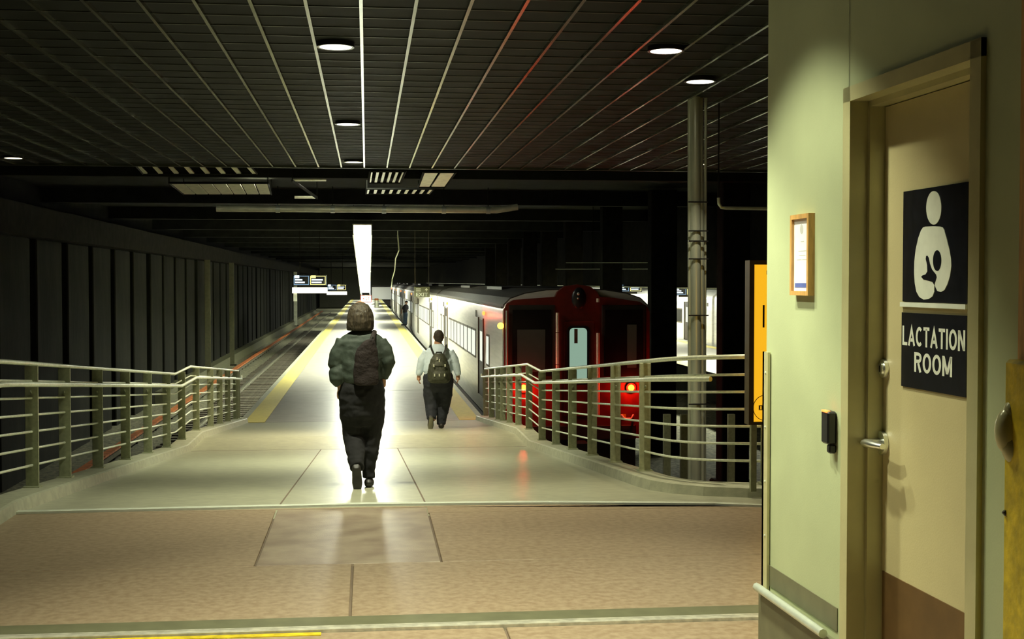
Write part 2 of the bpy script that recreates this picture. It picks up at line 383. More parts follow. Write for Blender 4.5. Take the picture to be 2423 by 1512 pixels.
# ------------------------------------------------------------------ ground, tracks
tb = tag(MB().box(-9, 22, -2, 216, BED-.5, BED).build('trackbed', 'ballast'), kind='structure')
def track(xc, y0, y1, label, third=None, tie_end=90):
    t = thing('railway_track', label, 'track', (xc, y0, BED))
    for sx in (-.66, .66):
        x = xc+sx
        MB().box(x-.06, x+.06, y0, y1, BED+.03, BED+.06).box(x-.012, x+.012, y0, y1, BED+.05, TRK-.03).box(x-.033, x+.033, y0, y1, TRK-.035, TRK).build('rail', 'rail_steel', t)
    y = y0+.3; pr = None; n = 0
    while y < tie_end and n < 290:
        if pr is None: pr = MB().cbox(xc-1.15, xc+1.15, y, y+.22, BED-.05, BED+.045, .012).build('tie', 'tie', t); p0 = y
        else:
            c = inst(pr, random.uniform(-.03, .03), y-p0, random.uniform(-.012, .008)); c.parent = t
        y += .62; n += 1
    if third is not None:
        x = xc+third
        MB().box(x-.04, x+.04, y0, y1, TRK-.02, TRK+.08).build('third_rail', 'rail_steel', t)
        b = MB(); yy = y0
        while yy < y1: b.box(x-.10, x+.08, yy, min(yy+3.0, y1)-.04, TRK+.13, TRK+.18); yy += 3.0
        tag(b.build('cover_board', 'orange', t), 'rusty orange third rail cover board')
        b = MB(); yy = y0+.5
        while yy < min(y1, 90): b.box(x-.14, x-.10, yy, yy+.08, BED, TRK+.15); yy += 1.5
        b.build('bracket', 'dark_col', t)
    return t
track(-4.02, 8, 172, 'railway track left of the platform with an orange covered third rail', third=-1.68, tie_end=110)
track(4.18, 9, 30, 'short stretch of track in front of the red train end', tie_end=30)

# ------------------------------------------------------------------ left wall with piers
WX = -7.1
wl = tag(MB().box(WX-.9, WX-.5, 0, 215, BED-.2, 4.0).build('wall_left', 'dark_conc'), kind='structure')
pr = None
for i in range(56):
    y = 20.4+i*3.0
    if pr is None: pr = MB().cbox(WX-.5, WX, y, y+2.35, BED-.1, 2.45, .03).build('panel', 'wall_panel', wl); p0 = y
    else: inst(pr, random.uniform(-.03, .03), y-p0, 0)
tag(MB().box(WX-.6, WX+.25, 0, 190, 2.47, 3.1).build('beam', 'dark_col'), kind='structure')
tag(MB().box(WX-.1, WX+.42, 45, 175, BED, BED+.42).build('trim_5', 'wall_dark'), kind='structure')   # bench walk at the foot of the wall
for px, X, lab in ((491, -6.75, 'slim dark steel column before the left tunnel wall'), (548, -6.6, 'slim steel column nearer the platform signs')):
    y = yx(px, X)
    c = thing('steel_column', lab, 'column', (X, y, BED))
    MB().box(X-.11, X+.11, y-.11, y-.09, BED, 2.46).box(X-.11, X+.11, y+.09, y+.11, BED, 2.46).box(X-.012, X+.012, y-.09, y+.09, BED, 2.46).build('shaft', 'wall_dark', c)
    MB().box(X-.2, X+.2, y-.2, y+.2, BED, BED+.05).build('base_plate', 'dark_col', c)
y = yx(699, -6.6)
c = thing('steel_column', 'distant pale steel column under the first departure board', 'column', (-6.6, y, BED))
MB().box(-6.75, -6.45, y-.12, y+.12, BED, 2.46).build('shaft', 'duct', c)
MB().box(-6.9, -6.3, y-.2, y+.2, BED, BED+.05).build('base_plate', 'dark_col', c)

# ------------------------------------------------------------------ dark columns right of the train, second platform
for px, X, w_, lab in ((1735, 7.0, .27, 'thick dark column closest to the yellow sign'), (1567, 7.0, .31, 'dark column just right of the red train end'),
                       (1446, 7.0, .29, 'dark column rising behind the red train end')):
    y = yx(px, X)
    c = thing('dark_column', lab, 'column', (X, y, BED))
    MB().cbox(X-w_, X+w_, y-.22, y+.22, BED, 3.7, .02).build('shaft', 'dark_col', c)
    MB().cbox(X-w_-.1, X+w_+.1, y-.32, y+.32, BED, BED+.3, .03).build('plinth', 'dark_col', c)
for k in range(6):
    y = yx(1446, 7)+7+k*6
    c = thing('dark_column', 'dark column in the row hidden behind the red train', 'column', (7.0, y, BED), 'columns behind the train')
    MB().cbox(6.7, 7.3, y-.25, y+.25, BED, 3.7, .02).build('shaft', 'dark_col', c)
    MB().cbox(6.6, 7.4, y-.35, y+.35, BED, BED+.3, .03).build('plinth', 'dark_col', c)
P2 = PLAT
p2 = tag(MB().box(10.3, 14.55, 24, 150, P2-.9, P2-.01).build('platform', 'dark_conc'), kind='structure')
for a, b in zip((24, 40, 56, 72, 96), (40, 56, 72, 96, 150)):
    MB().box(10.3, 14.05, a+.01, b-.01, P2-.05, P2).build('slab', 'plat', p2)
MB().box(14.05, 14.5, 24, 150, P2-.05, P2+.004).build('tactile_strip', 'yellow', p2)
MB().box(10.32, 10.75, 24, 150, P2-.04, P2+.004).build('tactile_strip', 'yellow', p2)
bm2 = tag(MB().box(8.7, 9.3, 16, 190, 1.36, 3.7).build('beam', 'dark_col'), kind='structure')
tag(MB().box(8.6, 8.7, 16, 190, 1.33, 1.37).build('trim_6', 'duct'), kind='structure')
for k in range(4):
    y0 = 34+k*22
    t = thing('platform_tube_light', 'linear light hidden above the second platform, %s along' % ('first', 'second', 'third', 'fourth')[k], 'light', (12.2, y0, 2.0), 'second platform lights')
    MB().box(12.0, 12.4, y0, y0+14, 2.05, 2.12).build('housing', 'duct', t)
    MB().box(12.05, 12.35, y0+.05, y0+13.95, 2.0, 2.05).build('lens', 'tube2', t)
    for q in (2, 12): MB().box(12.19, 12.21, y0+q, y0+q+.02, 2.12, 3.75).build('hanger', 'dark_col', t)

# ------------------------------------------------------------------ ceilings
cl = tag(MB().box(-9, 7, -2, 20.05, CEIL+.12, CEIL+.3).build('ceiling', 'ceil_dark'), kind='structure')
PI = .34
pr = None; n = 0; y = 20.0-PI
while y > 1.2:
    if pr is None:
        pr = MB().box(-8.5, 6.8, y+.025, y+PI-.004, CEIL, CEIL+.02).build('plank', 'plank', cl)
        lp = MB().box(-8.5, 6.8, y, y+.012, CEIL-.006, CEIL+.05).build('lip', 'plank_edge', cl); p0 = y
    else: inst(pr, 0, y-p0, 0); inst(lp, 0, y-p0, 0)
    y -= PI; n += 1
x0 = at_z(862, 395, CEIL).x
for i in range(-17, 18):
    x = x0+i*PI
    tag(MB().box(x-.011, x+.011, 1.2, 19.95, CEIL-.028, CEIL+.03).build('carrier', 'carrier', cl))
tag(MB().box(-8.5, 6.8, 20.0, 20.06, CEIL-.035, CEIL+.35).build('beam', 'plank_edge'), kind='structure')
c2 = tag(MB().box(-9, 22, 20, 216, 3.75, 3.95).build('ceiling', 'ceil_dark'), kind='structure')
tag(MB().box(7, 22, -2, 20, 3.75, 3.95).build('ceiling', 'ceil_dark'), kind='structure')
for k in range(14):
    y = 24+k*8
    tag(MB().box(-8, 8.7, y, y+.4, 3.40, 3.75).build('beam', 'ceil_dark'), kind='structure')
tag(MB().box(-9, 22, 215, 215.4, BED, 4).build('wall_back', 'wall_dark'), kind='structure')
tag(MB().box(21.6, 22, -2, 190, BED, 4).build('wall_right', 'dark_col'), kind='structure')
tag(MB().box(3.2, 22, 1, 1.4, BED, 4).build('wall_front', 'dark_col'), kind='structure')
tag(MB().box(-9, -3.0, -2.4, -2, BED, 4).box(-3.0, 3.2, -2.4, -2, -.3, 4).build('wall_front', 'dark_col'), kind='structure')

# grilles and light panels in the ceiling beyond the planks
ZG = 3.30
def quadpanel(mb, xa, xb, xc_, xd, ya, yb, th=.02):  # pixel corners: top edge xa..xb at ya, bottom edge xc..xd at yb
    a = at_z(xa, ya, ZG); b = at_z(xb, ya, ZG); c_ = at_z(xd, yb, ZG); d = at_z(xc_, yb, ZG)
    vs = [tuple(a), tuple(b), tuple(c_), tuple(d)]
    mb.hexa(vs+[(p[0], p[1], p[2]+th) for p in vs]); return Vector(((a.x+c_.x)/2, (a.y+c_.y)/2, ZG))
def grille(label, specs, frame=True, hang=True, name='ceiling_grille'):
    c0 = at_z((specs[0][0]+specs[-1][1])/2, specs[0][4], ZG)
    t = thing(name, label, 'grille', c0)
    for s_ in specs:
        m_ = MB(); quadpanel(m_, *s_); m_.build('fin', 'grille', t)
    a = specs[0]; b = specs[-1]
    p = at_z(a[0], a[4], ZG); q = at_z(b[1], b[4], ZG); r_ = at_z(b[3], b[5], ZG); s2 = at_z(a[2], a[5], ZG)
    MB().tube([p, q, r_, s2, p], .02, 4).build('frame', 'ceil_dark', t)
    for v in (p, q, r_, s2): MB().box(v.x-.01, v.x+.01, v.y-.01, v.y+.01, ZG, 3.75).build('hanger', 'ceil_dark', t)
    return t
grille('wide pale ceiling grille of seven panels at upper left', [(400+i*34, 430+i*34, 435+i*30, 462+i*30, 433, 460) for i in range(7)])
grille('row of slanted pale ceiling fins left of the planks', [(320+i*37, 328+i*37+1.5*i*.4, 338+i*37, 349+i*37, 391, 411) for i in range(8)])
grille('row of narrow ceiling fins above the long light', [(876+i*15.5, 882+i*15.5, 872+i*14, 878+i*14, 405, 432) for i in range(6)])
grille('pair of bright square ceiling panels right of the fins', [(1003, 1038, 990, 1016, 407, 442), (1044, 1079, 1021, 1054, 407, 442)])
grille('lower row of short ceiling fins above the long light', [(868+i*19, 875+i*19, 866+i*18, 872+i*18, 447, 459) for i in range(9)])
grille('thin pale fin pair over the left of the long light', [(692, 772, 692, 772, 426, 429), (697, 750, 697, 750, 466, 470)])
d0 = at_y(512, 492, 31); d1 = at_y(1225, 492, 31)
dt = thing('air_duct', 'long pale horizontal duct crossing above the platform entrance', 'duct', ((d0.x+d1.x)/2, 31, 3.2))
MB().tube([(d0.x, 31, 3.22), (d1.x-.5, 31, 3.22), (d1.x, 31, 3.30)], .075, 12).build('pipe', 'duct', dt, True)
for f_ in (.2, .38, .55, .75, .9):
    x = d0.x+(d1.x-d0.x)*f_
    MB().tube([(x-.05, 31, 3.22), (x+.05, 31, 3.22)], .09, 12).build('clamp', 'brushed', dt, True)
    MB().box(x-.01, x+.01, 30.99, 31.01, 3.28, 3.75).build('hanger', 'ceil_dark', dt)
g = thing('conduit', 'thin crooked conduit hanging right of the long light', 'conduit', tuple(at_y(942, 560, 50)))
MB().tube([at_y(941, 556, 50), at_y(944, 592, 50), at_y(936, 612, 52), at_y(934, 640, 54), at_y(928, 660, 56), at_y(927, 679, 56)], .024, 6).build('pipe', 'galv', g)
MB().box(*[v for p in [(at_y(941, 556, 50).x-.01, at_y(941, 556, 50).x+.01)] for v in p], 49.99, 50.01, at_y(941, 556, 50).z, 3.75).build('hanger', 'duct', g)

# downlights
dn = ['downlight over the woman, nearest of the middle row', 'second downlight of the middle row, above the ramp', 'small downlight at the far end of the plank ceiling, middle row',
      'bright downlight at the right, larger of the close pair', 'bright downlight at the right, lower of the close pair', 'small downlight above the leaning pipes',
      'lone dim downlight at the far left', 'downlight out of view above the near floor joint', 'downlight lighting the framed notice', 'downlight lighting the door and its signs']
for i, (x, y, e) in enumerate(DOWN[:10]):
    t = thing('recessed_downlight', dn[i], 'downlight', (x, y, CEIL), 'recessed ceiling downlights')
    n = 28; ri, ro = .118, .137
    r = []
    MB().rings([[(x+q*math.cos(2*math.pi*k/n), y+q*math.sin(2*math.pi*k/n), z) for k in range(n)] for q, z in ((ri, CEIL+.02), (ri, CEIL-.036), (ro, CEIL-.036), (ro, CEIL+.02))], caps=False).build('trim_ring', 'black', t, True)
    MB().disc((x, y, CEIL-.034), ri-.002, .012, 28).build('lens', 'disc_dim' if i in (2, 5, 6) else 'disc', t)

# ------------------------------------------------------------------ long sloping light over the platform
A = at_y(857.5, 546, 37); B = at_y(864, 692, 75)
lt = thing('long_light', 'very bright long tapering strip light above the platform', 'light', tuple((A+B)/2))
def along(f_, dx, dz): p = A.lerp(B, f_); return (p.x+dx, p.y, p.z+dz)
HW = .235
MB().rings([[along(f_, -HW, 0), along(f_, HW, 0), along(f_, HW, .04), along(f_, -HW, .04)] for f_ in (0.005, .995)]).build('diffuser', 'tube', lt)
for sx in (-1, 1):
    MB().rings([[along(f_, sx*(HW+.005), -.12), along(f_, sx*(HW+.035), -.12), along(f_, sx*(HW+.035), .16), along(f_, sx*(HW+.005), .16)] for f_ in (0, 1)]).build('side_rail', 'duct', lt)
MB().rings([[along(f_, -HW-.035, .16), along(f_, HW+.035, .16), along(f_, HW+.035, .19), along(f_, -HW-.035, .19)] for f_ in (0, 1)]).build('housing', 'duct', lt)
hb = MB()
for k in range(9):
    for sx in (-.25, .25):
        p = Vector(along(k/8*.98+.01, sx, .19)); hb.box(p.x-.008, p.x+.008, p.y-.008, p.y+.008, p.z, 3.75)
hb.build('hanger', 'ceil_dark', lt)
xt = thing('fill_light', 'added fill light hidden behind the first tunnel beam', 'light', (-.9, 24.75, 3.62))  # unseen fill light, added to brighten the platform entrance
MB().box(-2.2, .35, 24.6, 24.9, 3.64, 3.74).build('housing', 'ceil_dark', xt)
MB().box(-2.15, .3, 24.63, 24.87, 3.61, 3.64).build('lens', 'fill_cross', xt)
for k, (xa, xb_, y_, py_) in enumerate(((5.5, 13, 36, 622), (5.5, 13, 38, 637))):
    z_ = at_y(1500, py_, y_).z
    cn = thing('ceiling_conduit', ('thin conduit high behind the dark columns, upper one', 'thin conduit high behind the dark columns, lower one', 'thin conduit crossing above the train roof')[k], 'conduit', ((xa+xb_)/2, y_, z_))
    MB().tube([(xa, y_, z_), (xb_, y_+.8, z_+.03)], .015, 6).build('pipe', 'galv', cn, True)
    for q in (.15, .85): MB().box(xa+(xb_-xa)*q-.008, xa+(xb_-xa)*q+.008, y_+.8*q-.008, y_+.8*q+.008, z_, 3.74).build('hanger', 'dark_col', cn)
for k, y in enumerate((90, 115, 134, 152, 178, 196)):  # hidden fill lights added to whiten the far end of the platform
    t = thing('platform_fill', 'added far fill light hidden behind the long light, %s beyond it' % ('first', 'second', 'third', 'fourth', 'fifth', 'sixth')[k], 'light', (0, y, 2.2), 'added far fill lights')
    MB().box(-.3, .3, y-.5, y+.5, 2.22, 2.3).box(-.01, .01, y-.01, y+.01, 2.3, 3.74).build('housing', 'duct', t)
    MB().box(-.28, .28, y-.48, y+.48, 2.19, 2.22).build('lens', 'fill_far', t)

# ------------------------------------------------------------------ railings
def railing(path, post_ys, extra_posts, inward, label, hand_from, hand_to, name='railing'):
    def dense(off=0, y_lo=-1e9, y_hi=1e9, step=.35, path=path):
        P = []
        for a, b in zip(path, path[1:]):
            n = max(1, int(math.hypot(a[1]-b[1], a[0]-b[0])/step)+1)
            for i in range(n): P.append((a[0]+(b[0]-a[0])*i/n, a[1]+(b[1]-a[1])*i/n))
        P.append(path[-1]); out = []
        for i, (x, y) in enumerate(P):
            a = Vector(P[max(i-1, 0)]); b = Vector(P[min(i+1, len(P)-1)]); t = (b-a).normalized(); nr = Vector((t.y, -t.x))*inward
            if y_lo <= y <= y_hi: out.append((x+nr.x*off, y+nr.y*off, zc(y)))
        return out
    t = thing(name, label, 'railing', (path[2][0], path[2][1], zc(path[2][1])))
    base = dense()
    for k, h in enumerate((.92, .79, .665, .54, .415, .29, .165)):
        MB().tube([(x, y, z+h) for x, y, z in base], .017 if k == 0 else .0095, 8).build('top_rail' if k == 0 else 'rod', 'rail_tube', t, True)
    hp = dense(.085, hand_from, hand_to)
    hr = [(x, y, z+.765) for x, y, z in hp]
    e = hr[0]; hr = [(e[0]-inward*0, e[1]+.10, e[2]+.05), (e[0], e[1]+.06, e[2]+.0)]+hr
    MB().tube(hr, .019, 10).build('handrail', 'rail_tube', t, True)
    proto = None
    for (x, y) in [(path[0][0], py_) for py_ in post_ys]+extra_posts:
        z = zc(y)
        if proto is None:
            proto = MB().cbox(x-.048, x+.048, y-.009, y+.009, z-.02, z+.905, .003).box(x-.06, x+.06, y-.05, y+.05, z-.01, z+.012).build('post', 'galv', t)
            br = MB().tube([(x+inward*0.0, y-.012, z+.70), (x-inward*.0, y-.03, z+.72)], .007, 6).build('handrail_bracket', 'galv', t); pp = Vector((x, y, z))
        else:
            d = Vector((x, y, z))-pp; inst(proto, *d); inst(br, *d)
    return t
lp_ = [yx(p, XL) for p in (72, 150, 228, 294, 347, 392, 428, 462, 496, 518, 537, 556, 577)]
railing(LPATH, [25.55 if i == 12 else y for i, y in enumerate(lp_)]+[8.6, 7.2], [], -1, 'green-grey metal railing along the left edge of the ramp', 6.6, 25.6)
rp_ = [yx(p, XR) for p in (1163, 1179, 1190, 1206, 1227, 1252, 1283, 1316, 1355, 1402, 1457, 1527)]
railing(RPATH, [25.5]+rp_, [(2.86, 9.13), (3.9, 8.95)], 1, 'curving metal railing along the right edge of the ramp', 9.30, 25.6)

# ------------------------------------------------------------------ near wall, door
def wx(y): return 1.59-.0303*(y-3.25)              # wall face
Y0, Y1, YE = 3.25, 4.14, 4.93
TH = .16
wr = MB()
def wprism(y0, y1, z0, z1, n=1, end=False):
    ys = [y0+(y1-y0)*i/n for i in range(n+1)]
    wr.rings([[(wx(y), y, z0), (wx(y)+TH, y, z0), (wx(y)+TH, y, z1), (wx(y), y, z1)] for y in ys])
wprism(Y1-.01, YE, 0, CEIL, 4); wprism(Y0, Y1, 2.13, CEIL); wprism(-1, Y0, 0, CEIL, 2)
wr.box(wx(YE)+.02, 3.2, YE-.14, YE, 0, CEIL)
wall = tag(wr.build('wall_right', 'wall'), kind='structure')
# wall trims
xe = wx(YE)
tag(MB().box(xe-.012, xe+.035, YE-.008, YE+.012, 0, 1.25).box(xe-.012, xe-.002, YE-.055, YE+.012, 0, 1.25).build('corner_guard', 'frame_paint', wall))
rv = MB()
for k in range(6):
    rv.ball((xe-.012, YE-.03, .12+k*.21), .006, .006, .006, 6, 4)
rv.build('rivet', 'brushed', wall)
def strip(name, m, y0, y1, z0, z1, d0, d1, par=wall):
    return MB().hexa([(wx(y0)-d1, y0, z0), (wx(y0)-d0, y0, z0), (wx(y1)-d0, y1, z0), (wx(y1)-d1, y1, z0),
                      (wx(y0)-d1, y0, z1), (wx(y0)-d0, y0, z1), (wx(y1)-d0, y1, z1), (wx(y1)-d1, y1, z1)]).build(name, m, par)
strip('stripe', 'wall_dark', Y1+.06, YE-.01, .35, .43, 0, .003)
strip('base_panel', 'wall_dark', Y1+.06, YE+.02, 0, .32, 0, .02)
MB().tube([(wx(Y1+.10)-.035, Y1+.10, .335), (wx(YE)-.035, YE+.0, .335)], .016, 8).build('bumper_rail', 'brushed', wall, True)
dr = thing('door_1', None, None, (wx(3.7), 3.7, 0), kind='structure')
XD = .095                                           # door leaf set back from the wall face
FT = 2.15
fr = MB()
def fbox(y0, y1, z0, z1, a, b):
    fr.hexa([(wx(y0)+a, y0, z0), (wx(y0)+b, y0, z0), (wx(y1)+b, y1, z0), (wx(y1)+a, y1, z0),
             (wx(y0)+a, y0, z1), (wx(y0)+b, y0, z1), (wx(y1)+b, y1, z1), (wx(y1)+a, y1, z1)])
FW = .048
fbox(Y1-FW, Y1+.01, 0, FT, -.015, .15); fbox(Y0-.01, Y0+FW, 0, FT, -.015, .15); fbox(Y0-.01, Y1+.01, FT-FW, FT, -.015, .15)
fbox(Y1-FW-.018, Y1-FW, 0, FT-FW, .045, .15); fbox(Y0+FW, Y0+FW+.018, 0, FT-FW, .045, .15); fbox(Y0+FW, Y1-FW, FT-FW-.018, FT-FW, .045, .15)
fr.build('door_frame', 'frame_paint', dr)
def leaf(name, m, y0, y1, z0, z1, d, th=.04, par=dr):
    return MB().hexa([(wx(y0)+d, y0, z0), (wx(y0)+d+th, y0, z0), (wx(y1)+d+th, y1, z0), (wx(y1)+d, y1, z0),
                      (wx(y0)+d, y0, z1), (wx(y0)+d+th, y0, z1), (wx(y1)+d+th, y1, z1), (wx(y1)+d, y1, z1)]).build(name, m, par)
leaf('door_leaf', 'door', Y0+FW+.02, Y1-FW-.021, .01, FT-FW-.021, XD)
kp = [(Y0+FW+.04, .03), (Y1-FW-.03, .03), (Y1-FW-.03, .585), (Y0+FW+.07, .585), (Y0+FW+.05, .575), (Y0+FW+.04, .555)]
MB().prism(kp, lambda u, v: (wx(u)+XD-.003, u, v), lambda u, v: (wx(u)+XD+.001, u, v)).build('kick_plate', 'kick', dr)
yh = at_x(2093, 1050, wx(4.0)+XD).y
zh = 1.0
xh = wx(yh)+XD
hd = MB().disc((xh, yh, zh), .038, -.014, 20, 'x').tube([(xh, yh, zh), (xh-.068, yh, zh)], .014, 10).build('lever_handle', 'chrome', dr, True)
MB().tube([(xh-.06, yh+.005, zh), (xh-.066, yh-.03, zh+.003), (xh-.066, yh-.09, zh+.004), (xh-.055, yh-.125, zh+.004)], [.017, .017, .015, .012], 10, flat=.75).build('lever', 'chrome', hd, True)
zb = at_y(2098, 872, yh).z
MB().disc((xh, yh-.005, zb), .030, -.012, 24, 'x').disc((xh-.012, yh-.005, zb), .019, -.006, 20, 'x').build('deadbolt', 'chrome', dr, True)
MB().box(xh-.02, xh-.018, yh-.007, yh-.003, zb-.01, zb+.01).build('keyhole', 'black', dr)

# signs on the door
ys1, ys0 = at_x(2140, 667, wx(3.9)+XD).y, at_x(2292, 667, wx(3.5)+XD).y
SW = ys1-ys0
def dplace(d):  # u from the far (left in the photo) edge toward the camera, v up
    return lambda u, v: (wx(ys1-u)+XD-d, ys1-u, v)
ZT, ZM, ZW, ZS, ZB = 1.80, 1.459, 1.447, 1.425, 1.195
sg = thing('pictogram_sign', 'black square sign on the door with white nursing figure', 'sign', (wx(3.7)+XD, (ys0+ys1)/2, ZM))
MB().prism([(0, ZM), (SW, ZM), (SW, ZT), (0, ZT)], dplace(.001), dplace(.005)).build('panel', 'sign_black', sg)
MB().prism([(-.01, ZW-.004), (SW, ZW-.004), (SW, ZW+.010), (-.01, ZW+.010)], dplace(.001), dplace(.009)).build('white_bar', 'sign_white', sg)
def uv(x, y):
    u = (x-110)/425; tp = 95-73*u; bt = 812+8*u
    return (u*SW, ZT-(y-tp)/(bt-tp)*(ZT-ZM))
def circ(cx, cy, rx, ry, n=28): return [uv(cx+rx*math.cos(2*math.pi*k/n), cy+ry*math.sin(2*math.pi*k/n)) for k in range(n)]
MB().prism(circ(325, 195, 50, 110), dplace(.004), dplace(.0065)).build('figure_head', 'sign_white', sg)
body = [(255, 324), (270, 319), (320, 316), (365, 317), (382, 322), (394, 340), (412, 400), (430, 470), (440, 530), (442, 575), (434, 640), (418, 695), (400, 732), (376, 746), (354, 740), (342, 716), (336, 690), (334, 716), (334, 745), (322, 775), (295, 794), (262, 798), (232, 780), (212, 745), (200, 690), (195, 620), (196, 550), (205, 470), (222, 395), (240, 345)]
MB().prism([uv(*p) for p in body], dplace(.004), dplace(.0065)).build('figure_body', 'sign_white', sg)
MB().prism(circ(352, 540, 27, 68), dplace(.006), dplace(.0072)).build('baby_head', 'sign_black', sg)
baby = [(286, 508), (296, 522), (304, 560), (318, 598), (346, 632), (350, 650), (338, 690), (334, 700), (322, 680), (300, 674), (262, 666), (246, 648), (256, 638), (276, 632), (288, 612), (286, 570), (276, 530), (279, 512)]
MB().prism([uv(*p) for p in baby], dplace(.006), dplace(.0072)).build('baby_body', 'sign_black', sg)
s2 = thing('room_sign', 'black door sign reading LACTATION ROOM', 'sign', (wx(3.7)+XD, (ys0+ys1)/2, ZB))
MB().prism([(-.005, ZB), (SW, ZB), (SW, ZS), (-.005, ZS)], dplace(.001), dplace(.005)).build('panel', 'sign_black', s2)
block_text('LACTATION', 'lettering', 'sign_white', s2, lambda u, v: dplace(.006)(.004+u, 1.324+v), SW-.008, .060)
block_text('ROOM', 'lettering', 'sign_white', s2, lambda u, v: dplace(.006)(.088+u, 1.246+v), .245, .060)

# framed notice, card reader
ya, yb = at_x(1869, 600, 1.525).y, at_x(1914, 600, 1.533).y
pfm = thing('framed_notice', 'oak framed white notice with blue band on green wall', 'picture', (wx(4.5), (ya+yb)/2, 1.46))
za, zb_ = 1.468, 1.752
za = at_y(1900, 699, (ya+yb)/2).z; zb_ = at_y(1896, 507, (ya+yb)/2).z
def wpl(d): return lambda u, v: (wx(u)-d, u, v)
b = .016; f = MB()
for q in ([(yb, za), (ya, za), (ya-b, za+b), (yb+b, za+b)], [(yb, zb_), (ya, zb_), (ya-b, zb_-b), (yb+b, zb_-b)], [(yb, za), (yb+b, za+b), (yb+b, zb_-b), (yb, zb_)], [(ya, za), (ya-b, za+b), (ya-b, zb_-b), (ya, zb_)]):
    f.prism(q, wpl(0), wpl(.024))
f.build('frame', 'oak', pfm)
MB().prism([(yb+b, za+b), (ya-b, za+b), (ya-b, zb_-b), (yb+b, zb_-b)], wpl(.012), wpl(.014)).build('paper', 'paper', pfm)
H_ = zb_-za; W_ = ya-yb
def rel(u, v): return (ya-b-(W_-2*b)*u, zb_-b-(H_-2*b)*v)
def rrect(u0, u1, v0, v1): return [rel(u0, v0), rel(u1, v0), rel(u1, v1), rel(u0, v1)]
MB().prism(rrect(.08, .9, .89, .955), wpl(.014), wpl(.0148)).build('blue_band', 'blue', pfm)
gp = MB()
for u0, u1, v in ((.3, .8, .44), (.2, .5, .56), (.55, .9, .56), (.45, .65, .31), (.35, .75, .50)): gp.prism(rrect(u0, u1, v, v+.008), wpl(.014), wpl(.0146))
gp.prism([rel(.5+.1*math.cos(a*.5), .14+.07*math.sin(a*.5)) for a in range(12)], wpl(.014), wpl(.0146))
gp.build('print', 'grey_print', pfm)
yr_ = at_x(1966, 1020, 1.55).y
cr = thing('card_reader', 'small black card reader with red light by the door frame', 'card reader', (wx(yr_), yr_, .98))
zr1 = at_y(1968, 972, yr_).z; zr0 = at_y(1968, 1050, yr_).z
MB().cbox(wx(yr_)-.032, wx(yr_), yr_-.03, yr_+.035, zr0, zr1, .006).build('body', 'black', cr)
MB().cbox(wx(yr_)-.025, wx(yr_), yr_-.028, yr_+.0, zr0-.03, zr0, .005).build('lower_block', 'black', cr)
MB().box(wx(yr_)-.034, wx(yr_)-.02, yr_-.02, yr_+.025, zr1-.004, zr1+.002).build('indicator', 'red_small', cr)
# hinge edge column beside the camera
xq = at_y(2376, 900, 3.0).x
yg = thing('column_guard', 'yellow painted guard with tan hardware right of the door', 'guard', (xq+.05, 2.9, 0))
MB().cbox(xq, wx(2.5)+.02, 2.2, 3.0, 0, at_y(2380, 850, 3.0).z, .008).build('yellow_panel', 'yel_paint', yg)
xq2 = at_y(2412, 500, 3.0).x
MB().box(xq2, wx(2.5)+.03, 2.2, 3.0, at_y(2380, 850, 3.0).z, CEIL).build('upper_panel', 'oak', yg)
zz = at_y(2390, 1030, 2.98)
MB().ball((xq-.0, 2.985, zz.z+.01), .028, .03, .055, 12, 8).ball((xq+.015, 2.975, zz.z-.03), .03, .03, .04).ball((xq+.012, 2.98, zz.z+.055), .022, .022, .03).build('latch_case', 'frame_paint', yg, True)
zk = at_y(2382, 1240, 2.98)
MB().tube([(xq-.002, 2.99, zk.z+.03), (xq+.015, 2.985, zk.z+.01), (xq+.018, 2.985, zk.z-.02), (xq+.008, 2.99, zk.z-.035)], .007, 8).build('hook', 'black', yg, True)

# ------------------------------------------------------------------ yellow sign case behind the wall end
X0 = at_y(1769, 800, 8.950).x; zt = at_y(1790, 616, 8.950).z; zbt = at_y(1790, 1004, 8.950).z
ms = thing('yellow_sign_case', 'tall yellow poster case on posts behind the green wall', 'sign', (X0+.45, 8.970, 0))
MB().box(X0, X0+.035, 8.910, 9.020, zbt, zt).box(X0+.035, X0+.9, 8.910, 9.020, zt-.03, zt).box(X0+.035, X0+.9, 8.910, 9.020, zbt, zbt+.02).box(X0+.865, X0+.9, 8.910, 9.020, zbt, zt).build('case_frame', 'brown', ms)
MB().box(X0+.035, X0+.865, 8.940, 8.990, zbt+.02, zt-.03).build('poster', 'mapyellow', ms)
xb = at_y(1807, 750, 8.935).x
MB().box(xb-.006, xb+.006, 8.933, 8.942, at_y(1807, 775, 8.935).z, at_y(1807, 722, 8.935).z).build('print', 'black', ms)
MB().box(xb+.02, xb+.03, 8.933, 8.942, at_y(1807, 650, 8.935).z, at_y(1807, 640, 8.935).z).build('print', 'black', ms)
cc = at_y(1812, 965, 8.935); n = 36
MB().rings([[(cc.x+r_*math.cos(2*math.pi*k/n), y_, cc.z+r_*math.sin(2*math.pi*k/n)) for k in range(n)] for r_, y_ in ((.088, 8.942), (.088, 8.935), (.092, 8.935), (.092, 8.942))], caps=False).build('printed_ring', 'brown', ms)
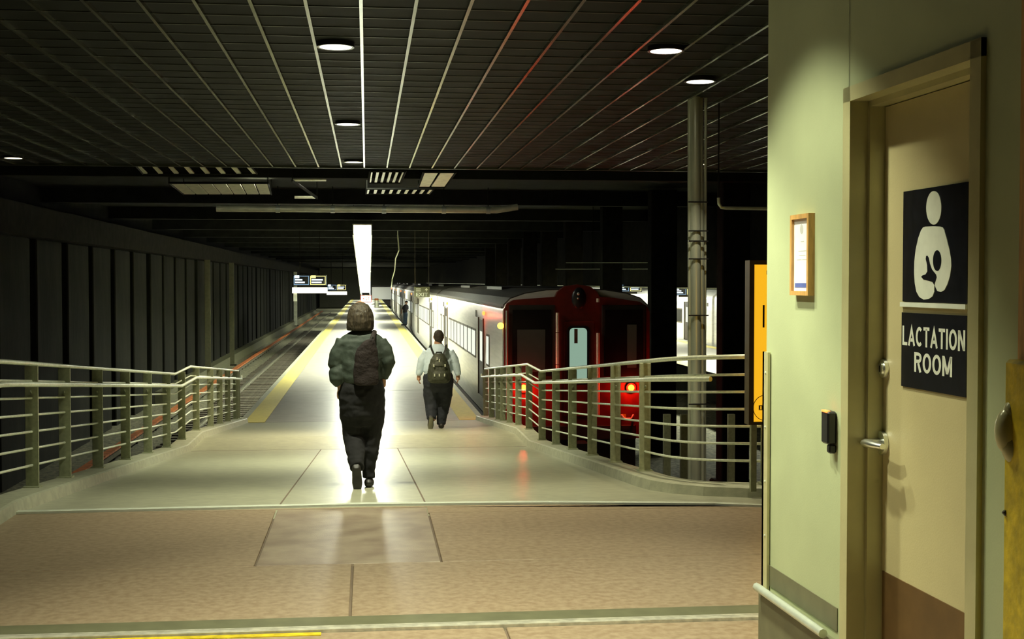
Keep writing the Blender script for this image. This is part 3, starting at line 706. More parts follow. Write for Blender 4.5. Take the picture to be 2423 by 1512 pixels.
text_mesh('CTA', 'lettering', 'brown', ms, lambda u, v: (cc.x-.05+u, 8.936, cc.z-.012+v), .09, .03, bold=.02) if False else MB().box(cc.x-.05, cc.x+.05, 8.933, 8.942, cc.z-.016, cc.z-.011).box(cc.x-.05, cc.x+.05, 8.933, 8.942, cc.z+.013, cc.z+.018).box(cc.x-.05, cc.x-.04, 8.933, 8.942, cc.z-.01, cc.z+.013).box(cc.x-.03, cc.x-.02, 8.933, 8.942, cc.z-.01, cc.z+.013).box(cc.x-.005, cc.x+.005, 8.933, 8.942, cc.z-.01, cc.z+.013).build('emblem_letters', 'brown', ms)
MB().box(X0+.03, X0+.07, 8.950, 8.990, zf(9)+.05, zbt).build('post', 'galv', ms)
MB().box(X0+.83, X0+.87, 8.950, 8.990, zf(9)+.05, zbt).build('post', 'galv', ms)

# ------------------------------------------------------------------ pipes on the right
pc = at_y(1650, 700, 12.2)
pg = thing('conduit_column', 'tall bundle of strapped silver pipes right of the train', 'pipes', (pc.x, 12.2, BED))
for dx, dy, r_, tx in ((-.012, 0, .052, -.02), (.055, .03, .032, -.035), (-.068, .02, .018, -.012), (.088, .05, .014, .0)):
    top_ = (pc.x+dx+tx, 12.2+dy, CEIL+.1)
    MB().tube([(pc.x+dx+.01, 12.2+dy, BED), (pc.x+dx, 12.2+dy, .9), top_], r_, 14).build('pipe', 'brushed', pg, True)
for py_ in (479, 547, 571, 613, 746, 955):
    z = at_y(1650, py_, 12.2).z; k = (z-.9)/(CEIL-.8); ox = -.02*max(0, k)
    MB().box(pc.x-.095+ox, pc.x+.095+ox, 12.13, 12.15, z-.006, z+.006).build('strap', 'black', pg)
q0 = at_y(1700, 492, 12.6); q1 = at_y(1835, 496, 12.6)
hp = thing('handrail_pipe', 'short horizontal pipe meeting the green wall edge', 'pipe', tuple(q0))
MB().box(q0.x-.006, q0.x+.006, 12.594, 12.606, q0.z+.09, CEIL+.1).build('hanger', 'dark_col', hp)
MB().tube([(q0.x, 12.6, q0.z+.10), (q0.x+.005, 12.6, q0.z+.04), (q0.x+.03, 12.6, q0.z+.005), (q0.x+.08, 12.6, q0.z), (q1.x+.6, 12.6, q1.z)], .017, 10).build('pipe', 'brushed', hp, True)
MB().tube([(q1.x+.5, 12.6, q1.z), (q1.x+.5, 12.6, 3.7)], .01, 6).build('hanger', 'dark_col', hp)
for px, lab in ((1578, 'slim post behind the curve of the right railing'), (1618, 'slim post beside the strapped pipes'), (1730, 'pale low post behind the railing near the yellow sign')):
    p = at_y(px, 980, 13.5)
    t = thing('low_post', lab, 'post', (p.x, 13.5, BED))
    MB().box(p.x-.035, p.x+.035, 13.47, 13.53, BED, p.z).build('shaft', 'galv', t)
    MB().box(p.x-.07, p.x+.07, 13.43, 13.57, BED, BED+.03).build('base_plate', 'galv', t)

# ------------------------------------------------------------------ trains
def car_body(t, x0, x1, y0, y1, m='train_steel', zb=PLAT-.42, ze=1.05, zt=1.36):
    xm = (x0+x1)/2; hw = (x1-x0)/2
    pr_ = [(-hw+.10, zb), (-hw+.02, zb+.25), (-hw, zb+.5), (-hw, ze-.12), (-hw+.03, ze), (-hw+.16, ze+.13), (-hw+.45, zt-.08), (-hw*.4, zt-.01), (0, zt)]
    pts = pr_+[(-x, z) for x, z in reversed(pr_[:-1])]
    return MB().rings([[(xm+x, y, z) for x, z in pts] for y in (y0, y1)]).build('body_shell', m, t, True)
def car_roof(t, x0, x1, y0, y1, ze=1.05, zt=1.36):
    xm = (x0+x1)/2; hw = (x1-x0)/2; e = .012
    p_ = [(-hw+.015, ze-.01), (-hw+.16, ze+.13), (-hw+.45, zt-.08), (-hw*.4, zt-.01), (0, zt)]
    q_ = p_+[(-x, z) for x, z in reversed(p_[:-1])]
    return MB().rings([[(xm+x, y, z+e*2) for x, z in q_]+[(xm+x, y, z-.05) for x, z in reversed(q_)] for y in (y0, y1)]).build('roof', 'train_dark', t)
def side_window(t, X, y0, y1, z0, z1, side, m='win_lit', name='window'):
    s = side
    w_ = MB().box(min(X, X+s*.012), max(X, X+s*.012), y0-.05, y1+.05, z0-.05, z1+.05).build(name, 'rubber', t)
    MB().box(min(X+s*.011, X+s*.016), max(X+s*.011, X+s*.016), y0, y1, z0, z1).build('pane', m, w_)
    return w_
def side_door(t, X, y0, y1, side):
    s = side; z0, z1 = PLAT+.03, .62
    d = MB().box(min(X-s*.02, X+s*.008), max(X-s*.02, X+s*.008), y0, y1, z0, z1).build('door', 'train_dark', t)
    MB().box(min(X, X+s*.03), max(X, X+s*.03), y1-.03, y1+.05, z0, z1+.05).box(min(X, X+s*.03), max(X, X+s*.03), y0-.05, y0+.03, z0, z1+.05).build('door_edge', 'rubber', d)
    MB().box(min(X, X+s*.012), max(X, X+s*.012), (y0+y1)/2-.3, (y0+y1)/2+.3, -.35, .35).build('door_window', 'win_lit', d)
    return d
def underframe(t, x0, x1, y0, y1):
    MB().box(x0+.2, x1-.2, y0+.3, y1-.3, TRK+.15, PLAT-.40).build('underframe', 'train_dark', t)
    for yy in (y0+2.2, y0+4.4, y1-4.4, y1-2.2):
        if yy < y1-1:
            MB().tube([(x0+.75, yy, TRK+.40), (x1-.75, yy, TRK+.40)], .40, 20).build('wheelset', 'rail_steel', t, True)
TX0, TX1 = 2.70, 5.67
L = 24.0
names = ['silver commuter train car with a dark red end, nearest of the train', 'second silver car of the red ended train', 'third silver car of the train beside the platform',
         'fourth silver car of the train beside the platform', 'fifth silver car of the train, farthest along the platform']
for i in range(5):
    y0 = 26.05+i*(L+.45)
    t = thing('train_car', names[i], 'train car', ((TX0+TX1)/2, y0+L/2, TRK), 'cars of the train beside the platform')
    car_body(t, TX0, TX1, y0, y0+L); underframe(t, TX0, TX1, y0, y0+L); car_roof(t, TX0, TX1, y0+.02, y0+L-.02)
    MB().box(TX0-.015, TX0, y0+.1, y0+L-.1, .985, 1.02).build('roof_gutter', 'rubber', t)
    for ua, ub in ((6, 10), (16, 20)): MB().box(TX0+.6, TX1-.6, y0+ua, y0+ub, 1.25, 1.40).build('roof_unit', 'train_dark', t)
    for dy in (4.2, 17.9):
        side_door(t, TX0, y0+dy, y0+dy+1.3, -1)
        MB().ball((TX0-.03, y0+dy-.25, .80), .035, .05, .05, 10, 6).build('indicator_lamp', 'red_small', t, True)
        MB().box(TX0-.012, TX0, y0+dy+1.9, y0+dy+2.3, .66, .82).build('number_plate', 'rubber', t)
    for k in range(8): side_window(t, TX0, y0+6.5+k*1.36, y0+6.5+k*1.36+1.08, -.32, .30, -1)
    for yy in (y0+2.9, y0+19.9, y0+21.4):
        side_window(t, TX0, yy, yy+.55, -.32, .30, -1)
    if i:
        MB().box(TX0+.6, TX1-.6, y0-.45, y0, PLAT, 1.2).build('gangway', 'rubber', t)
        continue
    # red front end
    yf = y0
    def fp(name, m, px0, px1, py0, py1, d=.02, par=t):
        a = at_y(px0, py0, yf); b_ = at_y(px1, py1, yf); return MB().cbox(min(a.x, b_.x), max(a.x, b_.x), yf-d, yf+.02, min(a.z, b_.z), max(a.z, b_.z), .006).build(name, m, par)
    hw = (TX1-TX0)/2-.01; xm = (TX0+TX1)/2
    prf = [(-hw, PLAT-.42), (-hw, .98), (-hw+.05, 1.08), (-hw+.2, 1.16), (-.75, 1.20), (-.45, 1.22), (-.40, 1.32), (-.26, 1.43), (0, 1.47), (.26, 1.43), (.40, 1.32), (.45, 1.22), (.75, 1.20), (hw-.2, 1.12), (hw-.05, 1.02), (hw, .92), (hw, PLAT-.42)]
    MB().prism([(xm+u, v) for u, v in prf], lambda u, v: (u, yf-.16, v), lambda u, v: (u, yf+.01, v)).build('end_mask', 'train_red', t)
    yf = y0-.16
    wl_ = fp('cab_window', 'train_dark', 1204, 1313, 722, 905, .02)
    a = at_y(1213, 733, yf-.02); b_ = at_y(1304, 890, yf-.02)
    MB().box(a.x, b_.x, yf-.032, yf-.02, b_.z, a.z).build('pane', 'glass_dark', wl_)
    a = at_y(1224, 780, yf-.03); b_ = at_y(1290, 880, yf-.03)
    MB().box(a.x, b_.x, yf-.036, yf-.031, b_.z, a.z).build('pane_glow', 'cab_glow', wl_)  # dim emissive rectangle laid on the pane as an olive reflection
    wr_ = fp('cab_window', 'train_dark', 1424, 1527, 722, 905, .02)
    a = at_y(1432, 733, yf-.02); b_ = at_y(1520, 890, yf-.02)
    MB().box(a.x, b_.x, yf-.032, yf-.02, b_.z, a.z).build('pane', 'glass_dark', wr_)
    a = at_y(1484, 768, yf-.03); b_ = at_y(1506, 870, yf-.03)
    MB().box(a.x, b_.x, yf-.036, yf-.031, b_.z, a.z).build('pane_glow', 'cab_glow', wr_)  # glow put on the right pane the same way, no lamp here
    # end door with rounded window
    a = at_y(1334, 760, yf); b_ = at_y(1406, 985, yf)
    ed = MB().cbox(a.x, b_.x, yf-.03, yf, b_.z, a.z, .01).build('end_door', 'train_red', t)
    a = at_y(1347, 776, yf); b_ = at_y(1388, 905, yf); wx_, hz = (b_.x-a.x)/2, (a.z-b_.z)/2; cx_, cz_ = (a.x+b_.x)/2, (a.z+b_.z)/2
    def rr(ex, c_=.06):
        o = []
        for sx, sz, a0 in ((1, 1, 0), (-1, 1, 90), (-1, -1, 180), (1, -1, 270)):
            for k in range(5):
                an = R(a0+k*22.5); o.append((cx_+sx*(wx_+ex-c_)+c_*math.cos(an), cz_+sz*(hz+ex-c_)+c_*math.sin(an)))
        return o
    MB().prism(rr(.045, .09), lambda u, v: (u, yf-.04, v), lambda u, v: (u, yf-.03, v)).build('window_gasket', 'black', ed)
    dg = MB().prism(rr(0, .075), lambda u, v: (u, yf-.044, v), lambda u, v: (u, yf-.04, v)).build('window_pane', 'door_glass', ed)
    a = at_y(1358, 778, yf); b_ = at_y(1366, 812, yf)
    MB().box(a.x, b_.x, yf-.047, yf-.043, b_.z, a.z).build('reflection_bar', 'rubber', ed)
    for px in (1319, 1415):
        for (pa, pb) in ((655 if px == 1415 else 740, 715 if px == 1415 else 786), (788, 862), (864, 985)):
            a = at_y(px, max(pa, 706), yf-.06); b_ = at_y(px, pb, yf-.06)
            MB().tube([(a.x, yf-.06, a.z), (a.x, yf-.06, b_.z)], .034, 10).build('grab_rail', 'rail_tube', t, True)
    hl = at_y(1370, 706, yf)
    MB().ball((hl.x, yf, hl.z), .15, .06, .22, 16, 10).build('headlight_housing', 'black', t, True)
    MB().ball((hl.x-.02, yf-.05, hl.z+.09), .03, .02, .03).ball((hl.x-.03, yf-.05, hl.z+.0), .022, .02, .022).build('headlight', 'grey_light', t, True)
    for px, lab in ((1238, 0), (1492, 1)):
        a = at_y(px, 917, yf)
        MB().tube([(a.x, yf, a.z), (a.x, yf-.07, a.z)], .10, 18).build('lamp_housing', 'train_red', t, True)
        MB().ball((a.x, yf-.07, a.z), .065, .03, .065, 14, 8).build('tail_lamp', 'red_lamp', t, True)
        lamp_point(a.x, yf-.25, a.z, 15, (1, .035, .01), .05)
    a = at_y(1186, 771, y0-.1)
    MB().ball((TX0-.05, y0-.1, a.z), .065, .065, .065, 12, 8).build('marker_lamp', 'amber', t, True)
    a = at_y(1468, 980, yf); b_ = at_y(1481, 992, yf)
    MB().box(a.x, b_.x, yf-.01, yf, b_.z, a.z).build('number_plate', 'yel_paint', t)
    c_ = at_y(1385, 1030, yf)
    MB().cbox(xm-1.2, xm+1.2, yf-.02, yf+.3, PLAT-.45, PLAT-.15, .02).build('anticlimber', 'train_dark', t)
    MB().cbox(xm-.18, xm+.18, yf-.35, yf+.1, PLAT-.72, PLAT-.45, .03).build('coupler', 'train_dark', t)
    MB().tube([(TX0+.06, yf-.05, .95), (TX0+.06, yf-.05, PLAT+.2)], .02, 8).build('corner_rail', 'brushed', t, True)
    # hoses
    MB().tube([(xm+.9, yf-.03, PLAT+.05), (xm+.95, yf-.10, PLAT-.02), (xm+1.08, yf-.10, PLAT-.02), (xm+1.14, yf-.03, PLAT+.05)], .02, 8).build('hose', 'grey_light', t, True)
lamp_point(TX0-.3, 26.05+4.0, .80, 5, (1, .06, .02), .03)
lamp_point(TX0-.3, 26.05+17.6, .80, 4, (1, .06, .02), .03)

# far car standing where the track curves across the view
fy = 203; fa, fb = at_y(880, 690, fy).x, at_y(990, 690, fy).x
t = thing('train_car', 'distant white train car crossing behind the platform end', 'train car', (3.6, fy, TRK))
MB().box(fa, fb, fy, fy+2.8, PLAT+.02, .72).build('body_shell', 'paper', t)
MB().box(fa, fb, fy+.3, fy+2.5, .72, .9).build('roof', 'train_dark', t)
MB().box(fa+1, fb-1, fy+.3, fy+2.5, TRK+.2, PLAT+.02).build('underframe', 'train_dark', t)
MB().box(fa+7.2, fa+7.5, fy-.03, fy, .1, .5).build('number_plate', 'rubber', t)

# second platform's train
for i, y0 in enumerate((30.5, 55.2, 80)):
    t = thing('train_car', ['silver train car at the second platform, hidden end', 'silver train car with dark windows beyond the second platform', 'far silver train car at the second platform'][i], 'train car', (16.2, y0+12, TRK), 'cars of the train at the second platform')
    car_body(t, 14.8, 17.6, y0, y0+24.3, ze=.88, zt=1.15); underframe(t, 14.8, 17.6, y0, y0+24.3)
    for k in range(12):
        yy = y0+2.0+k*1.7
        if k in (1, 9): side_door(t, 14.8, yy, yy+1.2, -1)
        else: side_window(t, 14.8, yy, yy+1.15, -.36, .22, -1, 'glass_dark')
    for yy in (y0+.6, y0+12.0, y0+21): MB().box(14.79, 14.8, yy, yy+.25, .45, .6).box(14.79, 14.8, yy+.4, yy+.75, .45, .6).build('number_plate', 'rubber', t)

# ------------------------------------------------------------------ signs over the platforms
def display(xc, Y, w_, zt_, label, post=False):
    t = thing('departure_board', label, 'display', (xc, Y, zt_))
    h = w_*.32; hw = w_/2
    MB().box(xc-hw, xc+hw, Y, Y+.15, zt_-h, zt_).build('housing', 'black', t)
    for s, m_ in ((0, 'scr_blue'), (1, 'scr_yellow')):
        a = xc-hw+.02+s*hw; b_ = a+hw-.05; z1 = zt_-.03; z0 = zt_-h+.03; e = .018*w_
        sc = MB().box(a, b_, Y-.01, Y, z1-e, z1).box(a, b_, Y-.01, Y, z0, z0+e).box(a, a+e, Y-.01, Y, z0, z1).box(b_-e, b_, Y-.01, Y, z0, z1).build('screen_border', m_, t)
        L_ = b_-a; hh = z1-z0
        tx = MB().box(a+.05*L_, a+.36*L_, Y-.016, Y-.008, z1-.26*hh, z1+.02)
        tx.build('screen_badge', 'scr_white' if s == 0 else 'scr_yellow', sc)
        MB().box(a+.08*L_, a+(.56+.26*s)*L_, Y-.014, Y-.008, z1-.52*hh, z1-.36*hh).box(a+.08*L_, a+(.72+.02*s)*L_, Y-.014, Y-.008, z1-.80*hh, z1-.64*hh).build('screen_lines', 'scr_white', sc)
    MB().cbox(xc-hw-.04, xc+hw+.04, Y-.06, Y+.2, zt_-h-.08-w_*.17, zt_-h-.07, .01).build('lit_strip', 'strip_lit', t)
    MB().box(xc-hw*.6-.015, xc-hw*.6+.015, Y+.05, Y+.08, zt_, 3.75).box(xc+hw*.6-.015, xc+hw*.6+.015, Y+.05, Y+.08, zt_, 3.75).box(xc-hw*.6-.015, xc+hw*.6+.015, Y+.05, Y+.08, zt_-h-.07, zt_-h).build('hanger', 'dark_col', t)
    if post:
        a = at_y(698, 693, Y); b_ = at_y(698, 713, Y)
        MB().box(a.x-.06, a.x+.06, Y, Y+.1, b_.z, zt_-h-.07-w_*.17).build('speaker_box', 'grey_light', t)
    return t
p = at_y(733, 651, 51.5); display(p.x, 51.5, 1.27, p.z, 'larger departure board left of the long light, yellow and blue screens', True)
p = at_y(797, 673, 86); display(p.x, 86, 1.22, p.z, 'smaller departure board farther along beside the long light')
p = at_y(1490, 672, 44); display(p.x, 44, .85, p.z, 'departure board of the second platform seen above the red train')
p = at_y(1625, 680, 52); display(p.x, 52, 1.0, p.z, 'departure board seen left of the strapped pipes')

p = at_y(999, 691, 55.5)
ex = thing('exit_sign', 'two row EXIT sign hanging over the platform edge', 'sign', (p.x, 55.5, p.z-.22))
MB().box(p.x-.34, p.x+.32, 55.5, 55.6, p.z-.22, p.z+.22).build('panel', 'wall_dark', ex)
text_mesh('EXIT', 'lettering', 'sign_white', ex, lambda u, v: (p.x-.26+u, 55.49, p.z-.18+v), .5, .15, bold=.02)
ar = MB(); 
ar.prism([(p.x+.10, p.z+.08), (p.x+.18, p.z+.17), (p.x+.26, p.z+.08), (p.x+.2, p.z+.08), (p.x+.2, p.z+.03), (p.x+.16, p.z+.03), (p.x+.16, p.z+.08)], lambda u, v: (u, 55.49, v), lambda u, v: (u, 55.5, v))
ar.prism([(p.x-.26, p.z+.03), (p.x-.06, p.z+.03), (p.x-.06, p.z+.07), (p.x-.26, p.z+.07)], lambda u, v: (u, 55.49, v), lambda u, v: (u, 55.5, v))
ar.prism([(p.x-.26, p.z+.11), (p.x-.06, p.z+.11), (p.x-.06, p.z+.15), (p.x-.26, p.z+.15)], lambda u, v: (u, 55.49, v), lambda u, v: (u, 55.5, v))
ar.build('arrow', 'sign_white', ex)
MB().box(p.x-.31, p.x-.29, 55.54, 55.56, p.z+.22, 3.75).box(p.x+.27, p.x+.29, 55.54, 55.56, p.z+.22, 3.75).build('hanger', 'rubber', ex)
p = at_y(866, 707, 60)
ns = thing('track_sign', 'small white number sign hanging under the long light', 'sign', (p.x, 60, p.z-.16))
MB().box(p.x-.25, p.x+.25, 60, 60.06, p.z-.16, p.z+.16).build('border', 'train_red', ns)
MB().box(p.x-.22, p.x+.22, 59.985, 60, p.z-.13, p.z+.13).build('face', 'sign_white', ns)
text_mesh('4-27', 'lettering', 'train_red', ns, lambda u, v: (p.x-.16+u, 59.98, p.z-.07+v), .32, .14, bold=.03)
MB().box(p.x-.2, p.x-.18, 60.01, 60.03, p.z+.16, along(23/38, 0, -.03)[2]).box(p.x+.18, p.x+.2, 60.01, 60.03, p.z+.16, along(23/38, 0, -.03)[2]).build('hanger', 'duct', ns)
p = at_z(891, 727, PLAT)
tb_ = thing('litter_bin', 'small orange topped bin far down the platform', 'bin', (p.x, p.y, PLAT))
MB().tube([(p.x, p.y, PLAT), (p.x, p.y, PLAT+.75)], .22, 14).build('body', 'duct', tb_, True)
MB().tube([(p.x, p.y, PLAT+.75), (p.x, p.y, PLAT+.95)], [.24, .2], 14).build('lid', 'orange', tb_, True)

# ------------------------------------------------------------------ people
def hand(mb, w_, dirv, palmv, side, s=1.0):
    """palm and five fingers from the wrist, hanging along dirv; side = direction of the thumb"""
    d = Vector(dirv).normalized(); p = Vector(palmv).normalized(); sd = Vector(side).normalized(); w_ = Vector(w_)
    mb.tube([w_-d*.02*s, w_+d*.03*s, w_+d*.08*s], [.024*s, .034*s, .034*s], 10, flat=.55)
    for k, (o, l) in enumerate(((.028, .058), (.010, .068), (-.009, .063), (-.027, .048))):
        a = w_+d*.078*s+sd*o*s
        mb.tube([a-d*.02*s, a+d*l*.45*s+p*.006*s, a+d*l*.8*s+p*.02*s, a+d*l*.9*s+p*.034*s], [.009*s, .0085*s, .008*s, .007*s], 8)
    a = w_+d*.025*s+sd*.026*s
    mb.tube([a, a+d*.03*s+sd*.022*s, a+d*.055*s+sd*.020*s+p*.015*s], [.011*s, .010*s, .008*s], 8)
def shoe(mb, heel, toe, s=1.0, up=(0, 0, 1)):
    h, t_ = Vector(heel), Vector(toe); d = (t_-h); u = Vector(up)
    mb.tube([h-d*.06+u*.03*s, h+u*.04*s, h+d*.35+u*.045*s, h+d*.7+u*.033*s, h+d*.95+u*.026*s, h+d*1.03+u*.022*s], [.026*s, .037*s, .040*s, .044*s, .034*s, .016*s], 12)
def mk(mb, name, m, t, vox, sm=3, wr_=0, ws=6):
    o = mb.build(name, m, t); remesh(o, vox, sm, wr_, ws); return o

# woman, walking away, seen from behind
wy = 10.6
Wb = Vector((at_y(857, 1150, wy).x, wy, zf(wy)))
def W(x, y, z): return (Wb.x+x, Wb.y+y, Wb.z+z)
wo = thing('person', 'person in loose green blouse and black trousers carrying a brown shoulder bag', 'person', tuple(Wb))
b = MB()
b.loft([W(0, .01, .80)+(.12, .09), W(0, .01, .95)+(.13, .09), W(0, .0, 1.12)+(.155, .095), W(0, 0, 1.20)+(.15, .08), W(0, 0, 1.245)+(.07, .06), W(0, .01, 1.30)+(.05, .05)])
b.ball(W(-.01, .03, 1.395), .075, .095, .108, 14, 10)
b.ball(W(-.01, .125, 1.385), .014, .02, .022, 8, 6); b.ball(W(-.01, .118, 1.345), .022, .012, .008, 8, 5)
b.ball(W(-.085, .03, 1.385), .01, .02, .03, 8, 6); b.ball(W(.065, .03, 1.385), .01, .02, .03, 8, 6)
b.tube([W(-.15, 0, 1.17), W(-.195, -.01, 1.0), W(-.185, .0, .90), W(-.17, .0, .785)], [.045, .038, .032, .022], 10)
hand(b, W(-.17, .0, .79), (0.02, .03, -1), (1, 0, 0), (0, 1, 0), .95)
b.tube([W(.15, 0, 1.17), W(.205, -.02, 1.0), W(.19, .03, .92), W(.165, .04, .86)], [.045, .038, .03, .022], 10)
hand(b, W(.168, .04, .88), (-.1, .15, -1), (-1, 0, 0), (0, 1, 0), .95)
b.tube([W(.08, 0, .80), W(.065, .02, .42), W(.05, 0, .08)], [.08, .055, .035], 12)
b.tube([W(-.075, 0, .80), W(-.075, .02, .6), W(-.066, .03, .42), W(-.045, -.13, .24), W(-.04, -.185, .19)], [.08, .07, .052, .04, .033], 12)
bo = mk(b, 'body', 'skin', wo, .008, 2)
s_ = MB()
s_.loft([W(-.01, .0, .845)+(.160, .125), W(-.01, 0, .90)+(.172, .135), W(-.005, 0, 1.0)+(.178, .13), W(0, 0, 1.10)+(.192, .12), W(0, 0, 1.18)+(.190, .108), W(0, 0, 1.228)+(.150, .09), W(0, .01, 1.262)+(.085, .072), W(0, .01, 1.282)+(.062, .06)], 20)
s_.tube([W(-.14, 0, 1.18), W(-.185, -.01, 1.09), W(-.208, -.01, .985), W(-.20, -.01, .965)], [.065, .068, .066, .05], 12)
s_.tube([W(-.175, -.01, 1.0), W(-.195, -.03, .93), W(-.198, -.03, .875), W(-.175, -.02, .83)], [.050, .066, .062, .040], 12)
s_.tube([W(.14, 0, 1.18), W(.19, -.01, 1.09), W(.215, -.02, 1.0), W(.21, -.01, .975)], [.064, .066, .058, .044], 12)
s_.tube([W(.195, -.015, 1.0), W(.195, .01, .93), W(.172, .03, .885)], [.05, .048, .040], 12)
mk(s_, 'blouse', 'blouse', wo, .009, 2, .008, 9)
tr = MB()
tr.loft([W(0, 0, .92)+(.14, .10), W(0, 0, .86)+(.168, .12), W(-.0, 0, .78)+(.188, .135), W(0, 0, .68)+(.186, .13), W(0, 0, .58)+(.176, .12), W(.0, 0, .50)+(.12, .09)], 20)
tr.tube([W(.085, 0, .76), W(.088, .015, .6), W(.078, .02, .42), W(.062, .005, .27), W(.052, .0, .14), W(.052, 0, .075)], [.098, .100, .082, .066, .052, .050], 14)
tr.tube([W(-.075, 0, .76), W(-.075, .02, .6), W(-.066, .03, .42), W(-.058, -.03, .33), W(-.045, -.13, .24), W(-.038, -.19, .185)], [.102, .104, .090, .082, .070, .056], 14)
mk(tr, 'trousers', 'trousers', wo, .010, 2, .009, 11)
h = MB()
h.loft([W(-.012, -.01, 1.268)+(.104, .085), W(-.012, -.012, 1.285)+(.110, .095), W(-.01, -.01, 1.34)+(.110, .108), W(-.01, .0, 1.395)+(.105, .115), W(-.01, .0, 1.437)+(.090, .102), W(-.01, .0, 1.470)+(.066, .078), W(-.01, .0, 1.489)+(.034, .04), W(-.01, .0, 1.495)+(.01, .01)], 24)
mk(h, 'hair', 'hair_brown', wo, .008, 3, .0035, 30)
sh = MB(); shoe(sh, W(.052, -.06, -.0), W(.058, .17, -.01), .95); mk(sh, 'shoe', 'shoe', wo, .007, 1)
sh = MB(); shoe(sh, W(-.045, -.25, .19), W(-.035, -.20, .0), .95, (0, .95, .2)); mk(sh, 'shoe', 'shoe', wo, .007, 1)
# shoulder bag: strap over the right shoulder, bag on the back
# (worn on the back)
sb = thing('shoulder_bag', 'slouchy dark brown shoulder bag on the back of the green blouse', 'bag', W(.03, -.16, .92))
g = MB()
g.rings([[W(cx+rx*c_, -.125-.045*s2_*(1 if s2_ > 0 else .4)-.012, z) for c_, s2_ in [(math.cos(a)*1.0, -math.sin(a)) for a in [2*math.pi*k/16 for k in range(16)]]] for cx, rx, z in ((.035, .07, .835), (.035, .098, .845), (.034, .104, .90), (.034, .102, .98), (.036, .096, 1.06), (.045, .082, 1.13), (.058, .052, 1.175), (.07, .028, 1.20))])
mk(g, 'pouch', 'bag', sb, .009, 2, .006, 10)
MB().tube([W(.055, -.13, 1.11), W(.075, -.135, 1.17), W(.095, -.10, 1.235), W(.105, -.02, 1.262), W(.10, .08, 1.22)], [.03, .022, .018, .018, .018], 8, flat=.5).build('strap', 'bag', sb, True)
MB().tube([W(.0, -.13, 1.07), W(.04, -.14, 1.14), W(.088, -.12, 1.22)], .008, 6).build('strap', 'strap', sb, True)

# man with a backpack
my = 21.3
Mb = Vector((at_y(1037, 1010, my).x, my, zf(my)))
def Q(x, y, z): return (Mb.x+x, Mb.y+y, Mb.z+z)
mo = thing('person', 'heavyset person in pale blue shirt and navy trousers wearing a backpack', 'person', tuple(Mb))
b = MB()
b.loft([Q(0, 0, .75)+(.18, .15), Q(0, 0, 1.0)+(.20, .17), Q(0, 0, 1.22)+(.19, .13), Q(0, 0, 1.30)+(.15, .1), Q(0, 0, 1.36)+(.07, .065), Q(0, 0, 1.42)+(.06, .06)])
b.ball(Q(0.01, .02, 1.495), .078, .098, .108, 14, 10); b.ball(Q(.01, .12, 1.48), .014, .02, .022, 8, 6); b.ball(Q(.01, .113, 1.44), .022, .012, .008, 8, 5)
b.ball(Q(-.07, .02, 1.49), .012, .022, .032, 8, 6); b.ball(Q(.09, .02, 1.49), .012, .022, .032, 8, 6)
b.tube([Q(-.2, 0, 1.24), Q(-.275, 0, 1.03), Q(-.315, .02, .86)], [.055, .045, .03], 10)
hand(b, Q(-.315, .02, .87), (0, .05, -1), (1, 0, 0), (0, 1, 0), 1.05)
b.tube([Q(.2, 0, 1.24), Q(.28, 0, 1.03), Q(.325, .02, .86)], [.055, .045, .03], 10)
hand(b, Q(.325, .02, .87), (0, .05, -1), (-1, 0, 0), (0, 1, 0), 1.05)
b.tube([Q(.1, 0, .8), Q(.08, .02, .42), Q(.045, 0, .08)], [.10, .06, .04], 12)
b.tube([Q(-.1, 0, .8), Q(-.09, .0, .42), Q(-.10, -.14, .14)], [.10, .06, .04], 12)
mk(b, 'body', 'skin', mo, .009, 2)
s_ = MB()
s_.loft([Q(0, 0, .82)+(.20, .17), Q(0, 0, .95)+(.235, .20), Q(0, 0, 1.1)+(.235, .18), Q(0, 0, 1.22)+(.225, .15), Q(0, 0, 1.30)+(.175, .12), Q(0, 0, 1.345)+(.10, .085), Q(0, 0, 1.385)+(.068, .07)], 20)
s_.tube([Q(-.18, 0, 1.25), Q(-.25, 0, 1.13), Q(-.285, 0, 1.02), Q(-.312, .01, .90), Q(-.315, .015, .865)], [.075, .078, .068, .054, .042], 12)
s_.tube([Q(.18, 0, 1.25), Q(.255, 0, 1.13), Q(.29, 0, 1.02), Q(.322, .01, .90), Q(.326, .015, .865)], [.075, .078, .068, .054, .042], 12)
mk(s_, 'shirt', 'shirt', mo, .011, 3, .008, 9)
tr = MB()
tr.loft([Q(0, 0, .93)+(.21, .19), Q(0, 0, .85)+(.245, .21), Q(0, 0, .76)+(.25, .20), Q(0, 0, .68)+(.24, .18), Q(0, 0, .6)+(.17, .13)], 20)
tr.tube([Q(.115, 0, .75), Q(.11, .01, .55), Q(.085, .02, .36), Q(.055, .0, .16), Q(.048, .0, .06)], [.134, .124, .104, .082, .070], 14)
tr.tube([Q(-.115, 0, .75), Q(-.12, .01, .55), Q(-.11, .0, .38), Q(-.115, -.08, .24), Q(-.115, -.14, .17)], [.132, .124, .106, .090, .072], 14)
mk(tr, 'trousers', 'navy', mo, .011, 3, .008, 10)
h = MB(); h.ball(Q(.01, .0, 1.515), .083, .098, .095, 16, 10); h.ball(Q(.01, -.03, 1.46), .072, .06, .06, 14, 8)
mk(h, 'hair', 'hair_dark', mo, .010, 2, .003, 30)
sh = MB(); shoe(sh, Q(.048, -.08, .0), Q(.06, .18, -.01), 1.15); mk(sh, 'shoe', 'shoe', mo, .008, 1)
sh = MB(); shoe(sh, Q(-.125, -.22, .20), Q(-.135, -.17, .0), 1.15, (0, .95, .2)); so = mk(sh, 'shoe', 'shoe', mo, .008, 1)
